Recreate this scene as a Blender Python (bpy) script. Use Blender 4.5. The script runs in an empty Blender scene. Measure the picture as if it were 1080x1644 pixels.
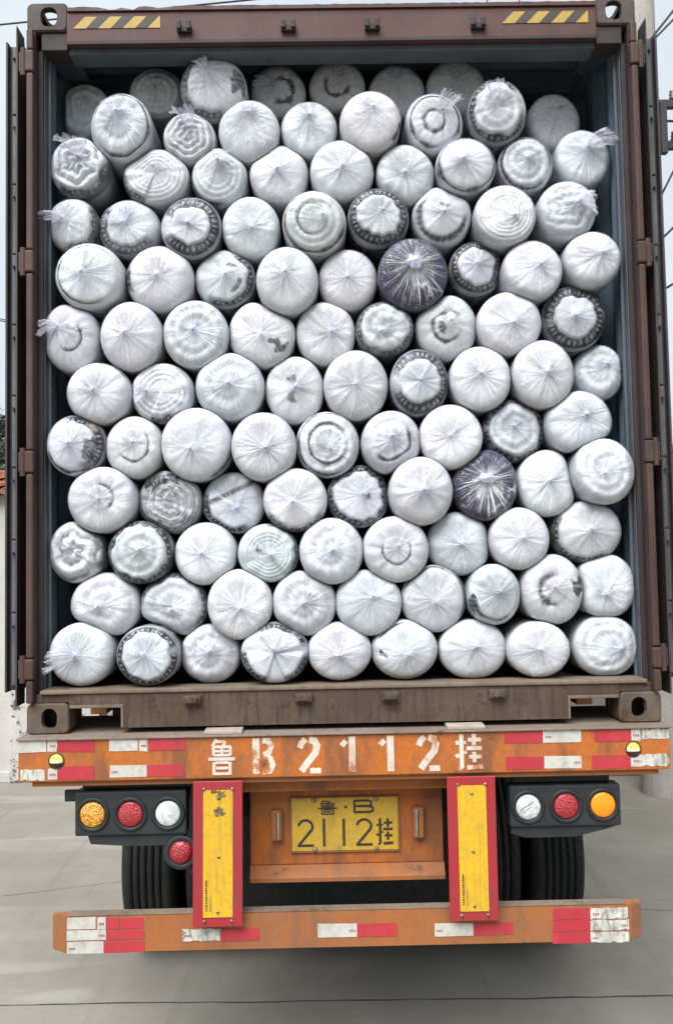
import bpy, bmesh, math, random
import numpy as np
from mathutils import Matrix, Vector

S = bpy.context.scene
COL = S.collection

# ------------------------------------------------------------------ camera
cam_data = bpy.data.cameras.new('camera')
cam_data.sensor_fit = 'VERTICAL'; cam_data.sensor_height = 36.0
cam_data.lens = 1400.0 / 1644.0 * 36.0
cam_data.clip_start = 0.05; cam_data.clip_end = 3000
cam = bpy.data.objects.new('camera', cam_data); COL.objects.link(cam)
_p, _y, _r = math.radians(3.071), math.radians(0.549), math.radians(-1.053)
fwd = Vector((math.sin(_y)*math.cos(_p), math.cos(_y)*math.cos(_p), math.sin(_p)))
rgt = Vector((math.cos(_y), -math.sin(_y), 0)); upv = rgt.cross(fwd)
rg2 = math.cos(_r)*rgt + math.sin(_r)*upv; up2 = -math.sin(_r)*rgt + math.cos(_r)*upv
cm = Matrix((rg2, up2, -fwd)).transposed().to_4x4(); cm.translation = (-0.0513, -3.3862, 2.1515)
cam.matrix_world = cm
S.camera = cam

# ------------------------------------------------------------------ sky, sun, exposure
SUN_EL, SUN_AZ = math.radians(54), math.radians(205)     # azimuth clockwise from +Y
wd = bpy.data.worlds.new('World'); S.world = wd; wd.use_nodes = True
nt = wd.node_tree; nt.nodes.clear()
sky = nt.nodes.new('ShaderNodeTexSky'); sky.sky_type = 'NISHITA'; sky.sun_disc = False
sky.sun_elevation = SUN_EL; sky.sun_rotation = SUN_AZ
sky.air_density = 1.0; sky.dust_density = 4.0; sky.ozone_density = 1.0
hs = nt.nodes.new('ShaderNodeHueSaturation'); hs.inputs['Saturation'].default_value = 0.30
# thin even cloud: pulls the clear sky towards a pale grey-white, with soft mottling
tc = nt.nodes.new('ShaderNodeTexCoord'); cl = nt.nodes.new('ShaderNodeTexNoise')
cl.inputs['Scale'].default_value = 2.2; cl.inputs['Detail'].default_value = 5
cr = nt.nodes.new('ShaderNodeMapRange'); cr.inputs[1].default_value = 0.3; cr.inputs[2].default_value = 0.7
cr.inputs[3].default_value = 0.62; cr.inputs[4].default_value = 0.95
mx = nt.nodes.new('ShaderNodeMix'); mx.data_type = 'RGBA'; mx.inputs[7].default_value = (7.8, 8.7, 9.4, 1)
bg = nt.nodes.new('ShaderNodeBackground'); bg.inputs['Strength'].default_value = 0.055
wo = nt.nodes.new('ShaderNodeOutputWorld')
nt.links.new(sky.outputs[0], hs.inputs['Color']); nt.links.new(hs.outputs[0], mx.inputs[6])
nt.links.new(tc.outputs['Generated'], cl.inputs['Vector']); nt.links.new(cl.outputs[0], cr.inputs[0])
nt.links.new(cr.outputs[0], mx.inputs[0]); nt.links.new(mx.outputs[2], bg.inputs['Color'])
nt.links.new(bg.outputs[0], wo.inputs['Surface'])

sd = bpy.data.lights.new('sun', 'SUN'); sd.energy = 3.3; sd.angle = math.radians(50); sd.color = (1, 0.985, 0.97)
so = bpy.data.objects.new('sun', sd); COL.objects.link(so)
sdir = Vector((math.sin(SUN_AZ)*math.cos(SUN_EL), math.cos(SUN_AZ)*math.cos(SUN_EL), math.sin(SUN_EL)))
so.rotation_euler = sdir.to_track_quat('Z', 'Y').to_euler(); so.location = (0, -6, 9)

S.view_settings.view_transform = 'Standard'; S.view_settings.look = 'None'
S.view_settings.exposure = 0.98; S.view_settings.gamma = 1.0
S.view_settings.use_curve_mapping = False
S.cycles.max_bounces = 6; S.cycles.transparent_max_bounces = 8; S.cycles.diffuse_bounces = 4
S.cycles.caustics_reflective = False; S.cycles.caustics_refractive = False

# ------------------------------------------------------------------ materials
def lnk(t, a, b): t.links.new(a, b)
def new_mat(name):
    m = bpy.data.materials.new(name); m.use_nodes = True
    t = m.node_tree; t.nodes.clear()
    o = t.nodes.new('ShaderNodeOutputMaterial'); b = t.nodes.new('ShaderNodeBsdfPrincipled')
    lnk(t, b.outputs[0], o.inputs['Surface']); return m, t, b, o
def noise(t, scale, detail=4, rough=0.55, vec=None, stretch=None, dist=0.0):
    n = t.nodes.new('ShaderNodeTexNoise'); n.inputs['Scale'].default_value = scale
    n.inputs['Detail'].default_value = detail; n.inputs['Roughness'].default_value = rough
    n.inputs['Distortion'].default_value = dist
    c = t.nodes.new('ShaderNodeTexCoord')
    if stretch:
        mp = t.nodes.new('ShaderNodeMapping'); mp.inputs['Scale'].default_value = stretch
        lnk(t, c.outputs['Object'], mp.inputs[0]); lnk(t, mp.outputs[0], n.inputs['Vector'])
    else: lnk(t, c.outputs['Object'], n.inputs['Vector'])
    return n.outputs[0]
def rng(t, v, a, b, c=0.0, d=1.0):
    r = t.nodes.new('ShaderNodeMapRange'); r.interpolation_type = 'SMOOTHSTEP'
    for i, q in zip((1, 2, 3, 4), (a, b, c, d)): r.inputs[i].default_value = q
    lnk(t, v, r.inputs[0]); return r.outputs[0]
def mixc(t, f, a, b):
    m = t.nodes.new('ShaderNodeMix'); m.data_type = 'RGBA'
    if isinstance(f, float): m.inputs[0].default_value = f
    else: lnk(t, f, m.inputs[0])
    for i, v in ((6, a), (7, b)):
        if isinstance(v, tuple): m.inputs[i].default_value = (*v, 1)
        else: lnk(t, v, m.inputs[i])
    return m.outputs[2]
def bump(t, b, h, strength, dist=0.01):
    n = t.nodes.new('ShaderNodeBump'); n.inputs['Strength'].default_value = strength
    n.inputs['Distance'].default_value = dist; lnk(t, h, n.inputs['Height']); lnk(t, n.outputs[0], b.inputs['Normal'])
def painted(name, base, fade, grime, rust=None, rough=0.55, streak=(2.6, 2.6, 0.9), s=3.0, grime_amt=(0.5, 0.75),
            rust_amt=(0.63, 0.7), bmp=0.15, spec=0.35, fine=45.0):
    """weathered paint: faded blotches, run-down grime streaks, chips of rust"""
    m, t, b, o = new_mat(name)
    c = mixc(t, rng(t, noise(t, s, 5), 0.35, 0.68), base, fade)
    c = mixc(t, rng(t, noise(t, 4.0, 6, 0.65, stretch=streak), *grime_amt, 0, 0.85), c, grime)
    if rust:
        c = mixc(t, rng(t, noise(t, 9.0, 8, 0.7), *rust_amt), c, rust)
    c = mixc(t, rng(t, noise(t, fine, 3, 0.6), 0.4, 0.75, 0, 0.35), c, grime)
    lnk(t, c, b.inputs['Base Color']); b.inputs['Roughness'].default_value = rough
    b.inputs['Specular IOR Level'].default_value = spec
    bump(t, b, noise(t, fine*0.7, 5), bmp, 0.004); return m
def plain(name, col, rough=0.5, metal=0.0, spec=0.5, var=0.12, s=30.0, bmp=0.0):
    m, t, b, o = new_mat(name)
    dk = tuple(x*(1-var*2) for x in col)
    lnk(t, mixc(t, rng(t, noise(t, s, 4), 0.35, 0.7), col, dk), b.inputs['Base Color'])
    b.inputs['Roughness'].default_value = rough; b.inputs['Metallic'].default_value = metal
    b.inputs['Specular IOR Level'].default_value = spec
    if bmp: bump(t, b, noise(t, s*2, 4), bmp, 0.004)
    return m

M = {}
M['maroon'] = painted('maroon_paint', (0.070, 0.025, 0.021), (0.088, 0.041, 0.036), (0.034, 0.026, 0.026), (0.045, 0.022, 0.017), 0.6)
M['post'] = painted('post_paint', (0.052, 0.024, 0.019), (0.072, 0.039, 0.031), (0.028, 0.023, 0.022), (0.036, 0.02, 0.016), 0.6)
M['post_dark'] = painted('post_recess_paint', (0.030, 0.019, 0.019), (0.042, 0.028, 0.027), (0.02, 0.017, 0.018), None, 0.65)
M['casting'] = painted('casting_paint', (0.056, 0.045, 0.040), (0.085, 0.067, 0.058), (0.036, 0.029, 0.027), (0.05, 0.028, 0.015), 0.7, s=6, rust_amt=(0.54, 0.64), bmp=0.4)
M['sill'] = painted('dusty_sill_paint', (0.066, 0.041, 0.027), (0.10, 0.071, 0.051), (0.037, 0.025, 0.018), (0.05, 0.024, 0.012), 0.75, streak=(14, 14, 1.0), rust_amt=(0.54, 0.66), s=4, grime_amt=(0.45, 0.7), bmp=0.35)
M['dust_ledge'] = painted('dusty_ledge', (0.135, 0.10, 0.073), (0.18, 0.142, 0.108), (0.075, 0.054, 0.04), (0.10, 0.055, 0.03), 0.8)
M['casting_low'] = painted('muddy_casting_paint', (0.082, 0.056, 0.040), (0.12, 0.092, 0.068), (0.05, 0.034, 0.024), (0.06, 0.03, 0.014), 0.75, s=7, rust_amt=(0.54, 0.64), bmp=0.45)
M['inside'] = painted('inside_grey_paint', (0.070, 0.088, 0.104), (0.085, 0.102, 0.117), (0.046, 0.058, 0.07), (0.07, 0.055, 0.045), 0.6, rust_amt=(0.68, 0.74))
M['inside_fill'] = painted('inside_paint_fill_light', (0.15, 0.205, 0.262), (0.175, 0.23, 0.285), (0.115, 0.155, 0.20), (0.12, 0.1, 0.09), 0.65, rust_amt=(0.70, 0.76))  # same inside paint, made lighter and bluer to stand in for fill light
M['floor_wood'] = painted('container_floor_wood', (0.10, 0.065, 0.04), (0.14, 0.1, 0.07), (0.06, 0.04, 0.03), None, 0.8)
M['orange'] = painted('orange_paint', (0.42, 0.118, 0.017), (0.36, 0.112, 0.028), (0.17, 0.07, 0.033), (0.13, 0.05, 0.025), 0.55, rust_amt=(0.60, 0.70), grime_amt=(0.42, 0.66), s=5, bmp=0.25)
M['orange_dirty'] = painted('dusty_orange_paint', (0.32, 0.105, 0.028), (0.275, 0.108, 0.042), (0.17, 0.084, 0.045), (0.12, 0.055, 0.03), 0.65, grime_amt=(0.42, 0.75), s=5)
M['deck'] = painted('dusty_deck_steel', (0.17, 0.13, 0.103), (0.23, 0.185, 0.152), (0.09, 0.066, 0.053), (0.11, 0.055, 0.03), 0.8, streak=(3, 3, 3))
M['red_board'] = painted('red_board_paint', (0.33, 0.018, 0.026), (0.28, 0.03, 0.036), (0.14, 0.05, 0.046), (0.12, 0.07, 0.06), 0.5, grime_amt=(0.55, 0.8))
M['yellow_board'] = painted('yellow_reflective_sheet', (0.66, 0.385, 0.014), (0.58, 0.345, 0.024), (0.25, 0.19, 0.06), None, 0.35, streak=(26, 26, 0.8), grime_amt=(0.46, 0.75))
M['plate_yellow'] = painted('plate_yellow_paint', (0.56, 0.345, 0.028), (0.48, 0.31, 0.045), (0.28, 0.19, 0.06), (0.18, 0.11, 0.05), 0.45, s=9, rust_amt=(0.66, 0.72))
M['plate_black'] = plain('plate_black_paint', (0.03, 0.026, 0.022), 0.5, s=60)
M['tape_red'] = painted('red_reflective_tape', (0.38, 0.030, 0.044), (0.43, 0.042, 0.054), (0.2, 0.05, 0.046), None, 0.35, s=8, grime_amt=(0.55, 0.85), bmp=0.05)
M['tape_white'] = painted('white_reflective_tape', (0.50, 0.49, 0.45), (0.42, 0.41, 0.375), (0.20, 0.185, 0.16), None, 0.4, s=10, grime_amt=(0.55, 0.8), bmp=0.05)
M['tape_worn'] = painted('worn_white_tape', (0.56, 0.55, 0.50), (0.42, 0.41, 0.37), (0.17, 0.16, 0.13), (0.09, 0.085, 0.07), 0.5, s=14, streak=(22, 22, 5), grime_amt=(0.48, 0.66), rust_amt=(0.56, 0.61), bmp=0.1)
M['tape_mark'] = plain('tape_red_print', (0.32, 0.03, 0.04), 0.5)
M['stencil'] = painted('stencil_white_paint', (0.60, 0.55, 0.49), (0.52, 0.46, 0.40), (0.42, 0.27, 0.17), (0.36, 0.13, 0.045), 0.6, s=20, grime_amt=(0.46, 0.7), rust_amt=(0.54, 0.62))
M['hazard_yellow'] = painted('hazard_yellow_tape', (0.40, 0.265, 0.05), (0.36, 0.25, 0.065), (0.2, 0.14, 0.05), None, 0.5, grime_amt=(0.55, 0.8))
M['hazard_black'] = painted('hazard_black_tape', (0.038, 0.034, 0.033), (0.055, 0.047, 0.045), (0.075, 0.05, 0.045), None, 0.6)
M['black_steel'] = plain('black_steel', (0.017, 0.018, 0.02), 0.55, spec=0.4, var=0.2)
M['chassis'] = plain('chassis_black', (0.014, 0.014, 0.016), 0.7, spec=0.25, var=0.2, s=8)
M['lamp_box'] = plain('lamp_box_plastic', (0.024, 0.027, 0.030), 0.5, spec=0.4, var=0.15, s=12, bmp=0.05)
M['rubber'] = painted('tyre_rubber', (0.012, 0.013, 0.014), (0.017, 0.018, 0.018), (0.034, 0.031, 0.027), None, 0.8, streak=(3, 3, 3), grime_amt=(0.5, 0.8), s=7, spec=0.25)
M['gasket'] = painted('door_gasket_rubber', (0.075, 0.085, 0.095), (0.11, 0.12, 0.125), (0.04, 0.043, 0.048), None, 0.6)
M['door_edge'] = painted('door_edge_paint', (0.045, 0.033, 0.036), (0.065, 0.055, 0.058), (0.03, 0.028, 0.03), None, 0.6)
M['chrome'] = plain('lamp_chrome', (0.6, 0.58, 0.55), 0.2, metal=1.0, var=0.15)
M['bolt'] = plain('bolt_steel', (0.30, 0.26, 0.22), 0.45, metal=0.7, var=0.25, s=80)
M['keeper'] = painted('greasy_keeper', (0.020, 0.014, 0.014), (0.03, 0.02, 0.019), (0.012, 0.01, 0.01), (0.04, 0.022, 0.018), 0.6)
M['rim'] = plain('wheel_rim_steel', (0.10, 0.10, 0.10), 0.5, metal=0.5)

def lens_mat(name, deep, bright, scale, rough=0.18, lo=0.25, hi=0.75, bs=0.6):
    m, t, b, o = new_mat(name)
    c = t.nodes.new('ShaderNodeTexCoord'); v = t.nodes.new('ShaderNodeTexVoronoi'); v.inputs['Scale'].default_value = scale
    lnk(t, c.outputs['Object'], v.inputs['Vector'])
    cr_ = t.nodes.new('ShaderNodeSeparateColor'); lnk(t, v.outputs['Color'], cr_.inputs[0])
    lnk(t, mixc(t, rng(t, cr_.outputs[0], lo, hi), deep, bright), b.inputs['Base Color'])
    b.inputs['Roughness'].default_value = rough; b.inputs['Coat Weight'].default_value = 0.6
    bump(t, b, v.outputs['Distance'], bs, 0.006); return m
M['lens_amber'] = lens_mat('amber_lens', (0.40, 0.13, 0.0), (0.90, 0.42, 0.05), 230)
M['lens_red'] = lens_mat('red_lens', (0.22, 0.006, 0.012), (0.42, 0.016, 0.024), 230)
M['lens_clear'] = lens_mat('clear_lens', (0.46, 0.47, 0.48), (0.62, 0.63, 0.64), 60, 0.3, bs=0.2)
m, t, b, o = new_mat('flat_orange_lens')
lnk(t, mixc(t, rng(t, noise(t, 18, 3), 0.35, 0.7), (0.86, 0.27, 0.008), (0.78, 0.235, 0.008)), b.inputs['Base Color'])
b.inputs['Roughness'].default_value = 0.3; M['lens_orange'] = m
M['ball_yellow'] = plain('marker_yellow_plastic', (0.62, 0.60, 0.10), 0.3, var=0.05)
M['ball_white'] = plain('marker_white_plastic', (0.65, 0.64, 0.52), 0.3, var=0.05)
M['ball_dark'] = plain('marker_dark_plastic', (0.045, 0.022, 0.012), 0.4, var=0.1)
M['wood'] = plain('shim_wood', (0.36, 0.30, 0.25), 0.8, s=20, bmp=0.2)

# padding cloth: per-vertex dye colour + weave
m, t, b, o = new_mat('padding_cloth')
at = t.nodes.new('ShaderNodeAttribute'); at.attribute_name = 'dye'
mu = t.nodes.new('ShaderNodeMix'); mu.data_type = 'RGBA'; mu.blend_type = 'MULTIPLY'; mu.inputs[0].default_value = 1.0
lnk(t, at.outputs['Color'], mu.inputs[6]); lnk(t, mixc(t, rng(t, noise(t, 70, 4), 0.3, 0.75), (1, 1, 1), (0.90, 0.90, 0.91)), mu.inputs[7]); c = mu.outputs[2]
lnk(t, c, b.inputs['Base Color']); b.inputs['Roughness'].default_value = 0.9; b.inputs['Specular IOR Level'].default_value = 0.15
bump(t, b, noise(t, 130, 5, 0.65), 0.3, 0.003); M['cloth'] = m
# thin polythene film: mostly clear, whiter where gathered, always a little glossy; streak highlights painted into its opacity
m = bpy.data.materials.new('plastic_film'); m.use_nodes = True; t = m.node_tree; t.nodes.clear()
o = t.nodes.new('ShaderNodeOutputMaterial'); tr = t.nodes.new('ShaderNodeBsdfTransparent'); df = t.nodes.new('ShaderNodeBsdfDiffuse')
gl = t.nodes.new('ShaderNodeBsdfGlossy'); gl.inputs['Roughness'].default_value = 0.10; gl.inputs['Color'].default_value = (0.95, 0.96, 1, 1)
at = t.nodes.new('ShaderNodeAttribute'); at.attribute_name = 'film'
lnk(t, at.outputs['Color'], df.inputs['Color'])
tl_n = t.nodes.new('ShaderNodeBsdfTranslucent'); lnk(t, at.outputs['Color'], tl_n.inputs['Color'])
md = t.nodes.new('ShaderNodeMixShader'); md.inputs[0].default_value = 0.22; lnk(t, df.outputs[0], md.inputs[1]); lnk(t, tl_n.outputs[0], md.inputs[2])
ap = t.nodes.new('ShaderNodeAttribute'); ap.attribute_name = 'pol'; oi = t.nodes.new('ShaderNodeObjectInfo')
vm = t.nodes.new('ShaderNodeVectorMath'); vm.operation = 'MULTIPLY'; vm.inputs[1].default_value = (24, 24, 1.2); lnk(t, ap.outputs['Vector'], vm.inputs[0])
va = t.nodes.new('ShaderNodeVectorMath'); va.operation = 'MULTIPLY_ADD'; va.inputs[1].default_value = (37, 51, 19); lnk(t, oi.outputs['Random'], va.inputs[0]); lnk(t, vm.outputs[0], va.inputs[2])
fs_ = t.nodes.new('ShaderNodeTexNoise'); fs_.inputs['Scale'].default_value = 1.0; fs_.inputs['Detail'].default_value = 3; fs_.inputs['Roughness'].default_value = 0.6; lnk(t, va.outputs[0], fs_.inputs['Vector'])
sp = t.nodes.new('ShaderNodeSeparateXYZ'); lnk(t, ap.outputs['Vector'], sp.inputs[0])
fd = rng(t, sp.outputs[2], 0.45, 1.0, 1.0, 0.15)
cw = noise(t, 38, 3, 0.55, dist=1.5)
cs = t.nodes.new('ShaderNodeMath'); cs.operation = 'SUBTRACT'; cs.inputs[1].default_value = 0.5; lnk(t, cw, cs.inputs[0])
ca = t.nodes.new('ShaderNodeMath'); ca.operation = 'ABSOLUTE'; lnk(t, cs.outputs[0], ca.inputs[0])
cg = t.nodes.new('ShaderNodeMath'); cg.operation = 'MULTIPLY'; lnk(t, rng(t, ca.outputs[0], 0.0, 0.022, 0.42, 0.0), cg.inputs[0]); lnk(t, rng(t, noise(t, 14, 2), 0.48, 0.62), cg.inputs[1])  # crinkle lines whitened through opacity, standing in for film glints
st_ = t.nodes.new('ShaderNodeMath'); st_.operation = 'MULTIPLY'; lnk(t, rng(t, fs_.outputs[0], 0.57, 0.67, 0, 0.60), st_.inputs[0]); ft = t.nodes.new('ShaderNodeAttribute'); ft.attribute_name = 'fold'; fx = t.nodes.new('ShaderNodeMath'); fx.operation = 'MULTIPLY'; lnk(t, fd, fx.inputs[0]); lnk(t, ft.outputs['Fac'], fx.inputs[1]); lnk(t, fx.outputs[0], st_.inputs[1])
aa = t.nodes.new('ShaderNodeMath'); aa.operation = 'ADD'; aa.use_clamp = True; ab = t.nodes.new('ShaderNodeMath'); ab.operation = 'ADD'; lnk(t, st_.outputs[0], ab.inputs[0]); lnk(t, cg.outputs[0], ab.inputs[1]); lnk(t, at.outputs['Alpha'], aa.inputs[0]); lnk(t, ab.outputs[0], aa.inputs[1])
m1 = t.nodes.new('ShaderNodeMixShader'); lnk(t, aa.outputs[0], m1.inputs[0]); lnk(t, tr.outputs[0], m1.inputs[1]); lnk(t, md.outputs[0], m1.inputs[2])
fr = t.nodes.new('ShaderNodeFresnel'); fr.inputs['IOR'].default_value = 1.5
bn = t.nodes.new('ShaderNodeBump'); bn.inputs['Strength'].default_value = 0.7; bn.inputs['Distance'].default_value = 0.005
lnk(t, noise(t, 60, 4, 0.55, dist=0.6), bn.inputs['Height'])
for nd in (gl, fr): lnk(t, bn.outputs[0], nd.inputs['Normal'])
fm = t.nodes.new('ShaderNodeMath'); fm.operation = 'MULTIPLY_ADD'; fm.inputs[1].default_value = 0.6; fm.inputs[2].default_value = 0.0; fm.use_clamp = True
lnk(t, fr.outputs[0], fm.inputs[0])
m2 = t.nodes.new('ShaderNodeMixShader'); lnk(t, fm.outputs[0], m2.inputs[0]); lnk(t, m1.outputs[0], m2.inputs[1]); lnk(t, gl.outputs[0], m2.inputs[2])
lnk(t, m2.outputs[0], o.inputs['Surface']); M['film'] = m
m = bpy.data.materials.new('limp_film'); m.use_nodes = True; t = m.node_tree; t.nodes.clear()
o = t.nodes.new('ShaderNodeOutputMaterial'); tr = t.nodes.new('ShaderNodeBsdfTransparent'); df = t.nodes.new('ShaderNodeBsdfDiffuse'); tn = t.nodes.new('ShaderNodeBsdfTranslucent')
gl = t.nodes.new('ShaderNodeBsdfGlossy'); gl.inputs['Roughness'].default_value = 0.3
at = t.nodes.new('ShaderNodeAttribute'); at.attribute_name = 'film'
for nd in (df, tn): lnk(t, at.outputs['Color'], nd.inputs['Color'])
md = t.nodes.new('ShaderNodeMixShader'); md.inputs[0].default_value = 0.5; lnk(t, df.outputs[0], md.inputs[1]); lnk(t, tn.outputs[0], md.inputs[2])
mg = t.nodes.new('ShaderNodeMixShader'); mg.inputs[0].default_value = 0.10; lnk(t, md.outputs[0], mg.inputs[1]); lnk(t, gl.outputs[0], mg.inputs[2])
m1 = t.nodes.new('ShaderNodeMixShader'); lnk(t, at.outputs['Alpha'], m1.inputs[0]); lnk(t, tr.outputs[0], m1.inputs[1]); lnk(t, mg.outputs[0], m1.inputs[2])
lnk(t, m1.outputs[0], o.inputs['Surface']); M['limp_film'] = m

# concrete ground
m, t, b, o = new_mat('concrete_ground')
c = mixc(t, rng(t, noise(t, 0.9, 6, 0.6), 0.3, 0.7), (0.17, 0.158, 0.132), (0.24, 0.225, 0.192))
c = mixc(t, rng(t, noise(t, 2.3, 7, 0.7, stretch=(1, 0.5, 1)), 0.52, 0.75, 0, 0.6), c, (0.15, 0.145, 0.135))
c = mixc(t, rng(t, noise(t, 0.8, 5, 0.5, stretch=(0.6, 3.5, 1), dist=0.8), 0.56, 0.72, 0, 0.5), c, (0.33, 0.318, 0.29))
c = mixc(t, rng(t, noise(t, 60, 4, 0.7), 0.52, 0.75, 0, 0.5), c, (0.12, 0.115, 0.105))
c = mixc(t, rng(t, noise(t, 260, 3, 0.8), 0.55, 0.72, 0, 0.45), c, (0.40, 0.39, 0.36))
c = mixc(t, rng(t, noise(t, 5.0, 8, 0.75, dist=1.2), 0.60, 0.72, 0, 0.55), c, (0.12, 0.115, 0.105))
c = mixc(t, rng(t, noise(t, 1.5, 5, 0.6, stretch=(5, 0.35, 1)), 0.56, 0.7, 0, 0.35), c, (0.13, 0.125, 0.115))
lnk(t, c, b.inputs['Base Color']); b.inputs['Roughness'].default_value = 0.85
bump(t, b, noise(t, 35, 8, 0.7), 0.25, 0.006); M['concrete'] = m
M['crack'] = plain('joint_dirt', (0.05, 0.047, 0.042), 0.95)
M['whitewash'] = painted('whitewashed_wall', (0.50, 0.475, 0.44), (0.43, 0.415, 0.39), (0.30, 0.29, 0.28), None, 0.9, streak=(2, 2, 0.5), grime_amt=(0.55, 0.85), s=1.2)
M['peeling'] = painted('peeling_whitewash', (0.50, 0.485, 0.46), (0.43, 0.42, 0.40), (0.26, 0.25, 0.24), (0.10, 0.10, 0.098), 0.9, s=4, rust_amt=(0.53, 0.57), bmp=0.5)
M['grey_wall'] = painted('grey_render_wall', (0.20, 0.19, 0.175), (0.24, 0.23, 0.21), (0.14, 0.135, 0.125), None, 0.9, s=1.5)
M['tile'] = painted('clay_tile', (0.30, 0.12, 0.065), (0.24, 0.11, 0.07), (0.10, 0.06, 0.045), (0.16, 0.15, 0.13), 0.85, s=9, streak=(4, 4, 4))
M['pole'] = painted('concrete_pole', (0.30, 0.285, 0.255), (0.35, 0.33, 0.30), (0.20, 0.19, 0.17), (0.17, 0.13, 0.1), 0.85, streak=(9, 9, 0.6), rust_amt=(0.72, 0.78))
M['iron'] = plain('dark_iron', (0.03, 0.03, 0.033), 0.6, metal=0.2)
M['wire'] = plain('black_cable', (0.02, 0.02, 0.022), 0.6)
M['porcelain'] = plain('insulator_porcelain', (0.07, 0.045, 0.04), 0.25)
M['leaf'] = plain('leaf_green', (0.055, 0.085, 0.05), 0.6, var=0.3, s=2.5)
M['bark'] = plain('bark', (0.09, 0.07, 0.05), 0.9, s=12, bmp=0.4)

# ------------------------------------------------------------------ mesh helpers
def mesh_obj(name, verts, faces, mat, parent=None, smooth=False, mats=None, fmat=None):
    me = bpy.data.meshes.new(name); me.from_pydata([tuple(v) for v in verts], [], faces); me.update()
    for mm in (mats or [mat]): me.materials.append(mm)
    if fmat is not None: me.polygons.foreach_set('material_index', fmat)
    if smooth: me.polygons.foreach_set('use_smooth', [True]*len(me.polygons))
    return link(name, me, parent)
def link(name, me, parent=None):
    o = bpy.data.objects.new(name, me); COL.objects.link(o)
    if parent is not None:
        o.parent = parent; o.matrix_parent_inverse = Matrix.Translation(-base_of(parent))
    return o
def base_of(p):
    v = Vector(p.location)
    return v
def empty(name, loc, label=None, cat=None, group=None):
    e = bpy.data.objects.new(name, None); e.location = loc; e.empty_display_size = 0.1; COL.objects.link(e)
    if label: e['label'] = label
    if cat: e['category'] = cat
    if group: e['group'] = group
    return e
def tag(o, label, cat, group=None):
    o['label'] = label; o['category'] = cat
    if group: o['group'] = group
    return o
def bm_obj(name, bm, mat, parent=None, smooth=False):
    bmesh.ops.recalc_face_normals(bm, faces=bm.faces)
    me = bpy.data.meshes.new(name); bm.to_mesh(me); bm.free(); me.materials.append(mat)
    if smooth: me.polygons.foreach_set('use_smooth', [True]*len(me.polygons))
    return link(name, me, parent)
def add_box(bm, x0, x1, y0, y1, z0, z1):
    vs = [bm.verts.new(v) for v in ((x0,y0,z0),(x1,y0,z0),(x1,y1,z0),(x0,y1,z0),(x0,y0,z1),(x1,y0,z1),(x1,y1,z1),(x0,y1,z1))]
    for f in ((0,3,2,1),(4,5,6,7),(0,1,5,4),(1,2,6,5),(2,3,7,6),(3,0,4,7)): bm.faces.new([vs[i] for i in f])
def box(name, x0, x1, y0, y1, z0, z1, mat, parent=None, bev=0.004, seg=2):
    bm = bmesh.new(); add_box(bm, x0, x1, y0, y1, z0, z1)
    if bev: bmesh.ops.bevel(bm, geom=bm.edges[:], offset=bev, segments=seg, affect='EDGES', profile=0.6)
    return bm_obj(name, bm, mat, parent)
def prism_xz(name, pts, y0, y1, mat, parent=None, bev=0.0):
    """polygon in the XZ plane (counter-clockwise seen from -Y) extruded from y0 to y1"""
    n = len(pts); bm = bmesh.new()
    a = [bm.verts.new((x, y0, z)) for x, z in pts]; c = [bm.verts.new((x, y1, z)) for x, z in pts]
    bm.faces.new(a); bm.faces.new(c[::-1])
    for i in range(n): bm.faces.new((a[i], c[i], c[(i+1) % n], a[(i+1) % n]))
    if bev: bmesh.ops.bevel(bm, geom=bm.edges[:], offset=bev, segments=2, affect='EDGES', profile=0.6)
    return bm_obj(name, bm, mat, parent)
def add_cyl(bm, p0, p1, r0, r1=None, n=16, caps=True):
    r1 = r0 if r1 is None else r1
    p0, p1 = Vector(p0), Vector(p1); d = (p1-p0).normalized()
    u = d.orthogonal().normalized(); w = d.cross(u)
    A = [bm.verts.new(p0 + r0*(math.cos(2*math.pi*i/n)*u + math.sin(2*math.pi*i/n)*w)) for i in range(n)]
    B = [bm.verts.new(p1 + r1*(math.cos(2*math.pi*i/n)*u + math.sin(2*math.pi*i/n)*w)) for i in range(n)]
    for i in range(n): bm.faces.new((A[i], A[(i+1) % n], B[(i+1) % n], B[i]))
    if caps: bm.faces.new(A[::-1]); bm.faces.new(B)
def tube(name, pts, r, mat, parent=None, n=8):
    vs, fs = [], []
    pts = [Vector(p) for p in pts]
    for i, p in enumerate(pts):
        d = (pts[min(i+1, len(pts)-1)] - pts[max(i-1, 0)]).normalized()
        u = d.cross(Vector((0, 0, 1)))
        u = u.normalized() if u.length > 1e-4 else Vector((1, 0, 0))
        w = d.cross(u)
        for k in range(n):
            a = 2*math.pi*k/n; vs.append(p + r*(math.cos(a)*u + math.sin(a)*w))
    for i in range(len(pts)-1):
        for k in range(n): fs.append((i*n+k, i*n+(k+1) % n, (i+1)*n+(k+1) % n, (i+1)*n+k))
    fs.append(tuple(range(n))[::-1]); fs.append(tuple(range((len(pts)-1)*n, len(pts)*n)))
    return mesh_obj(name, vs, fs, mat, parent, True)
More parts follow.
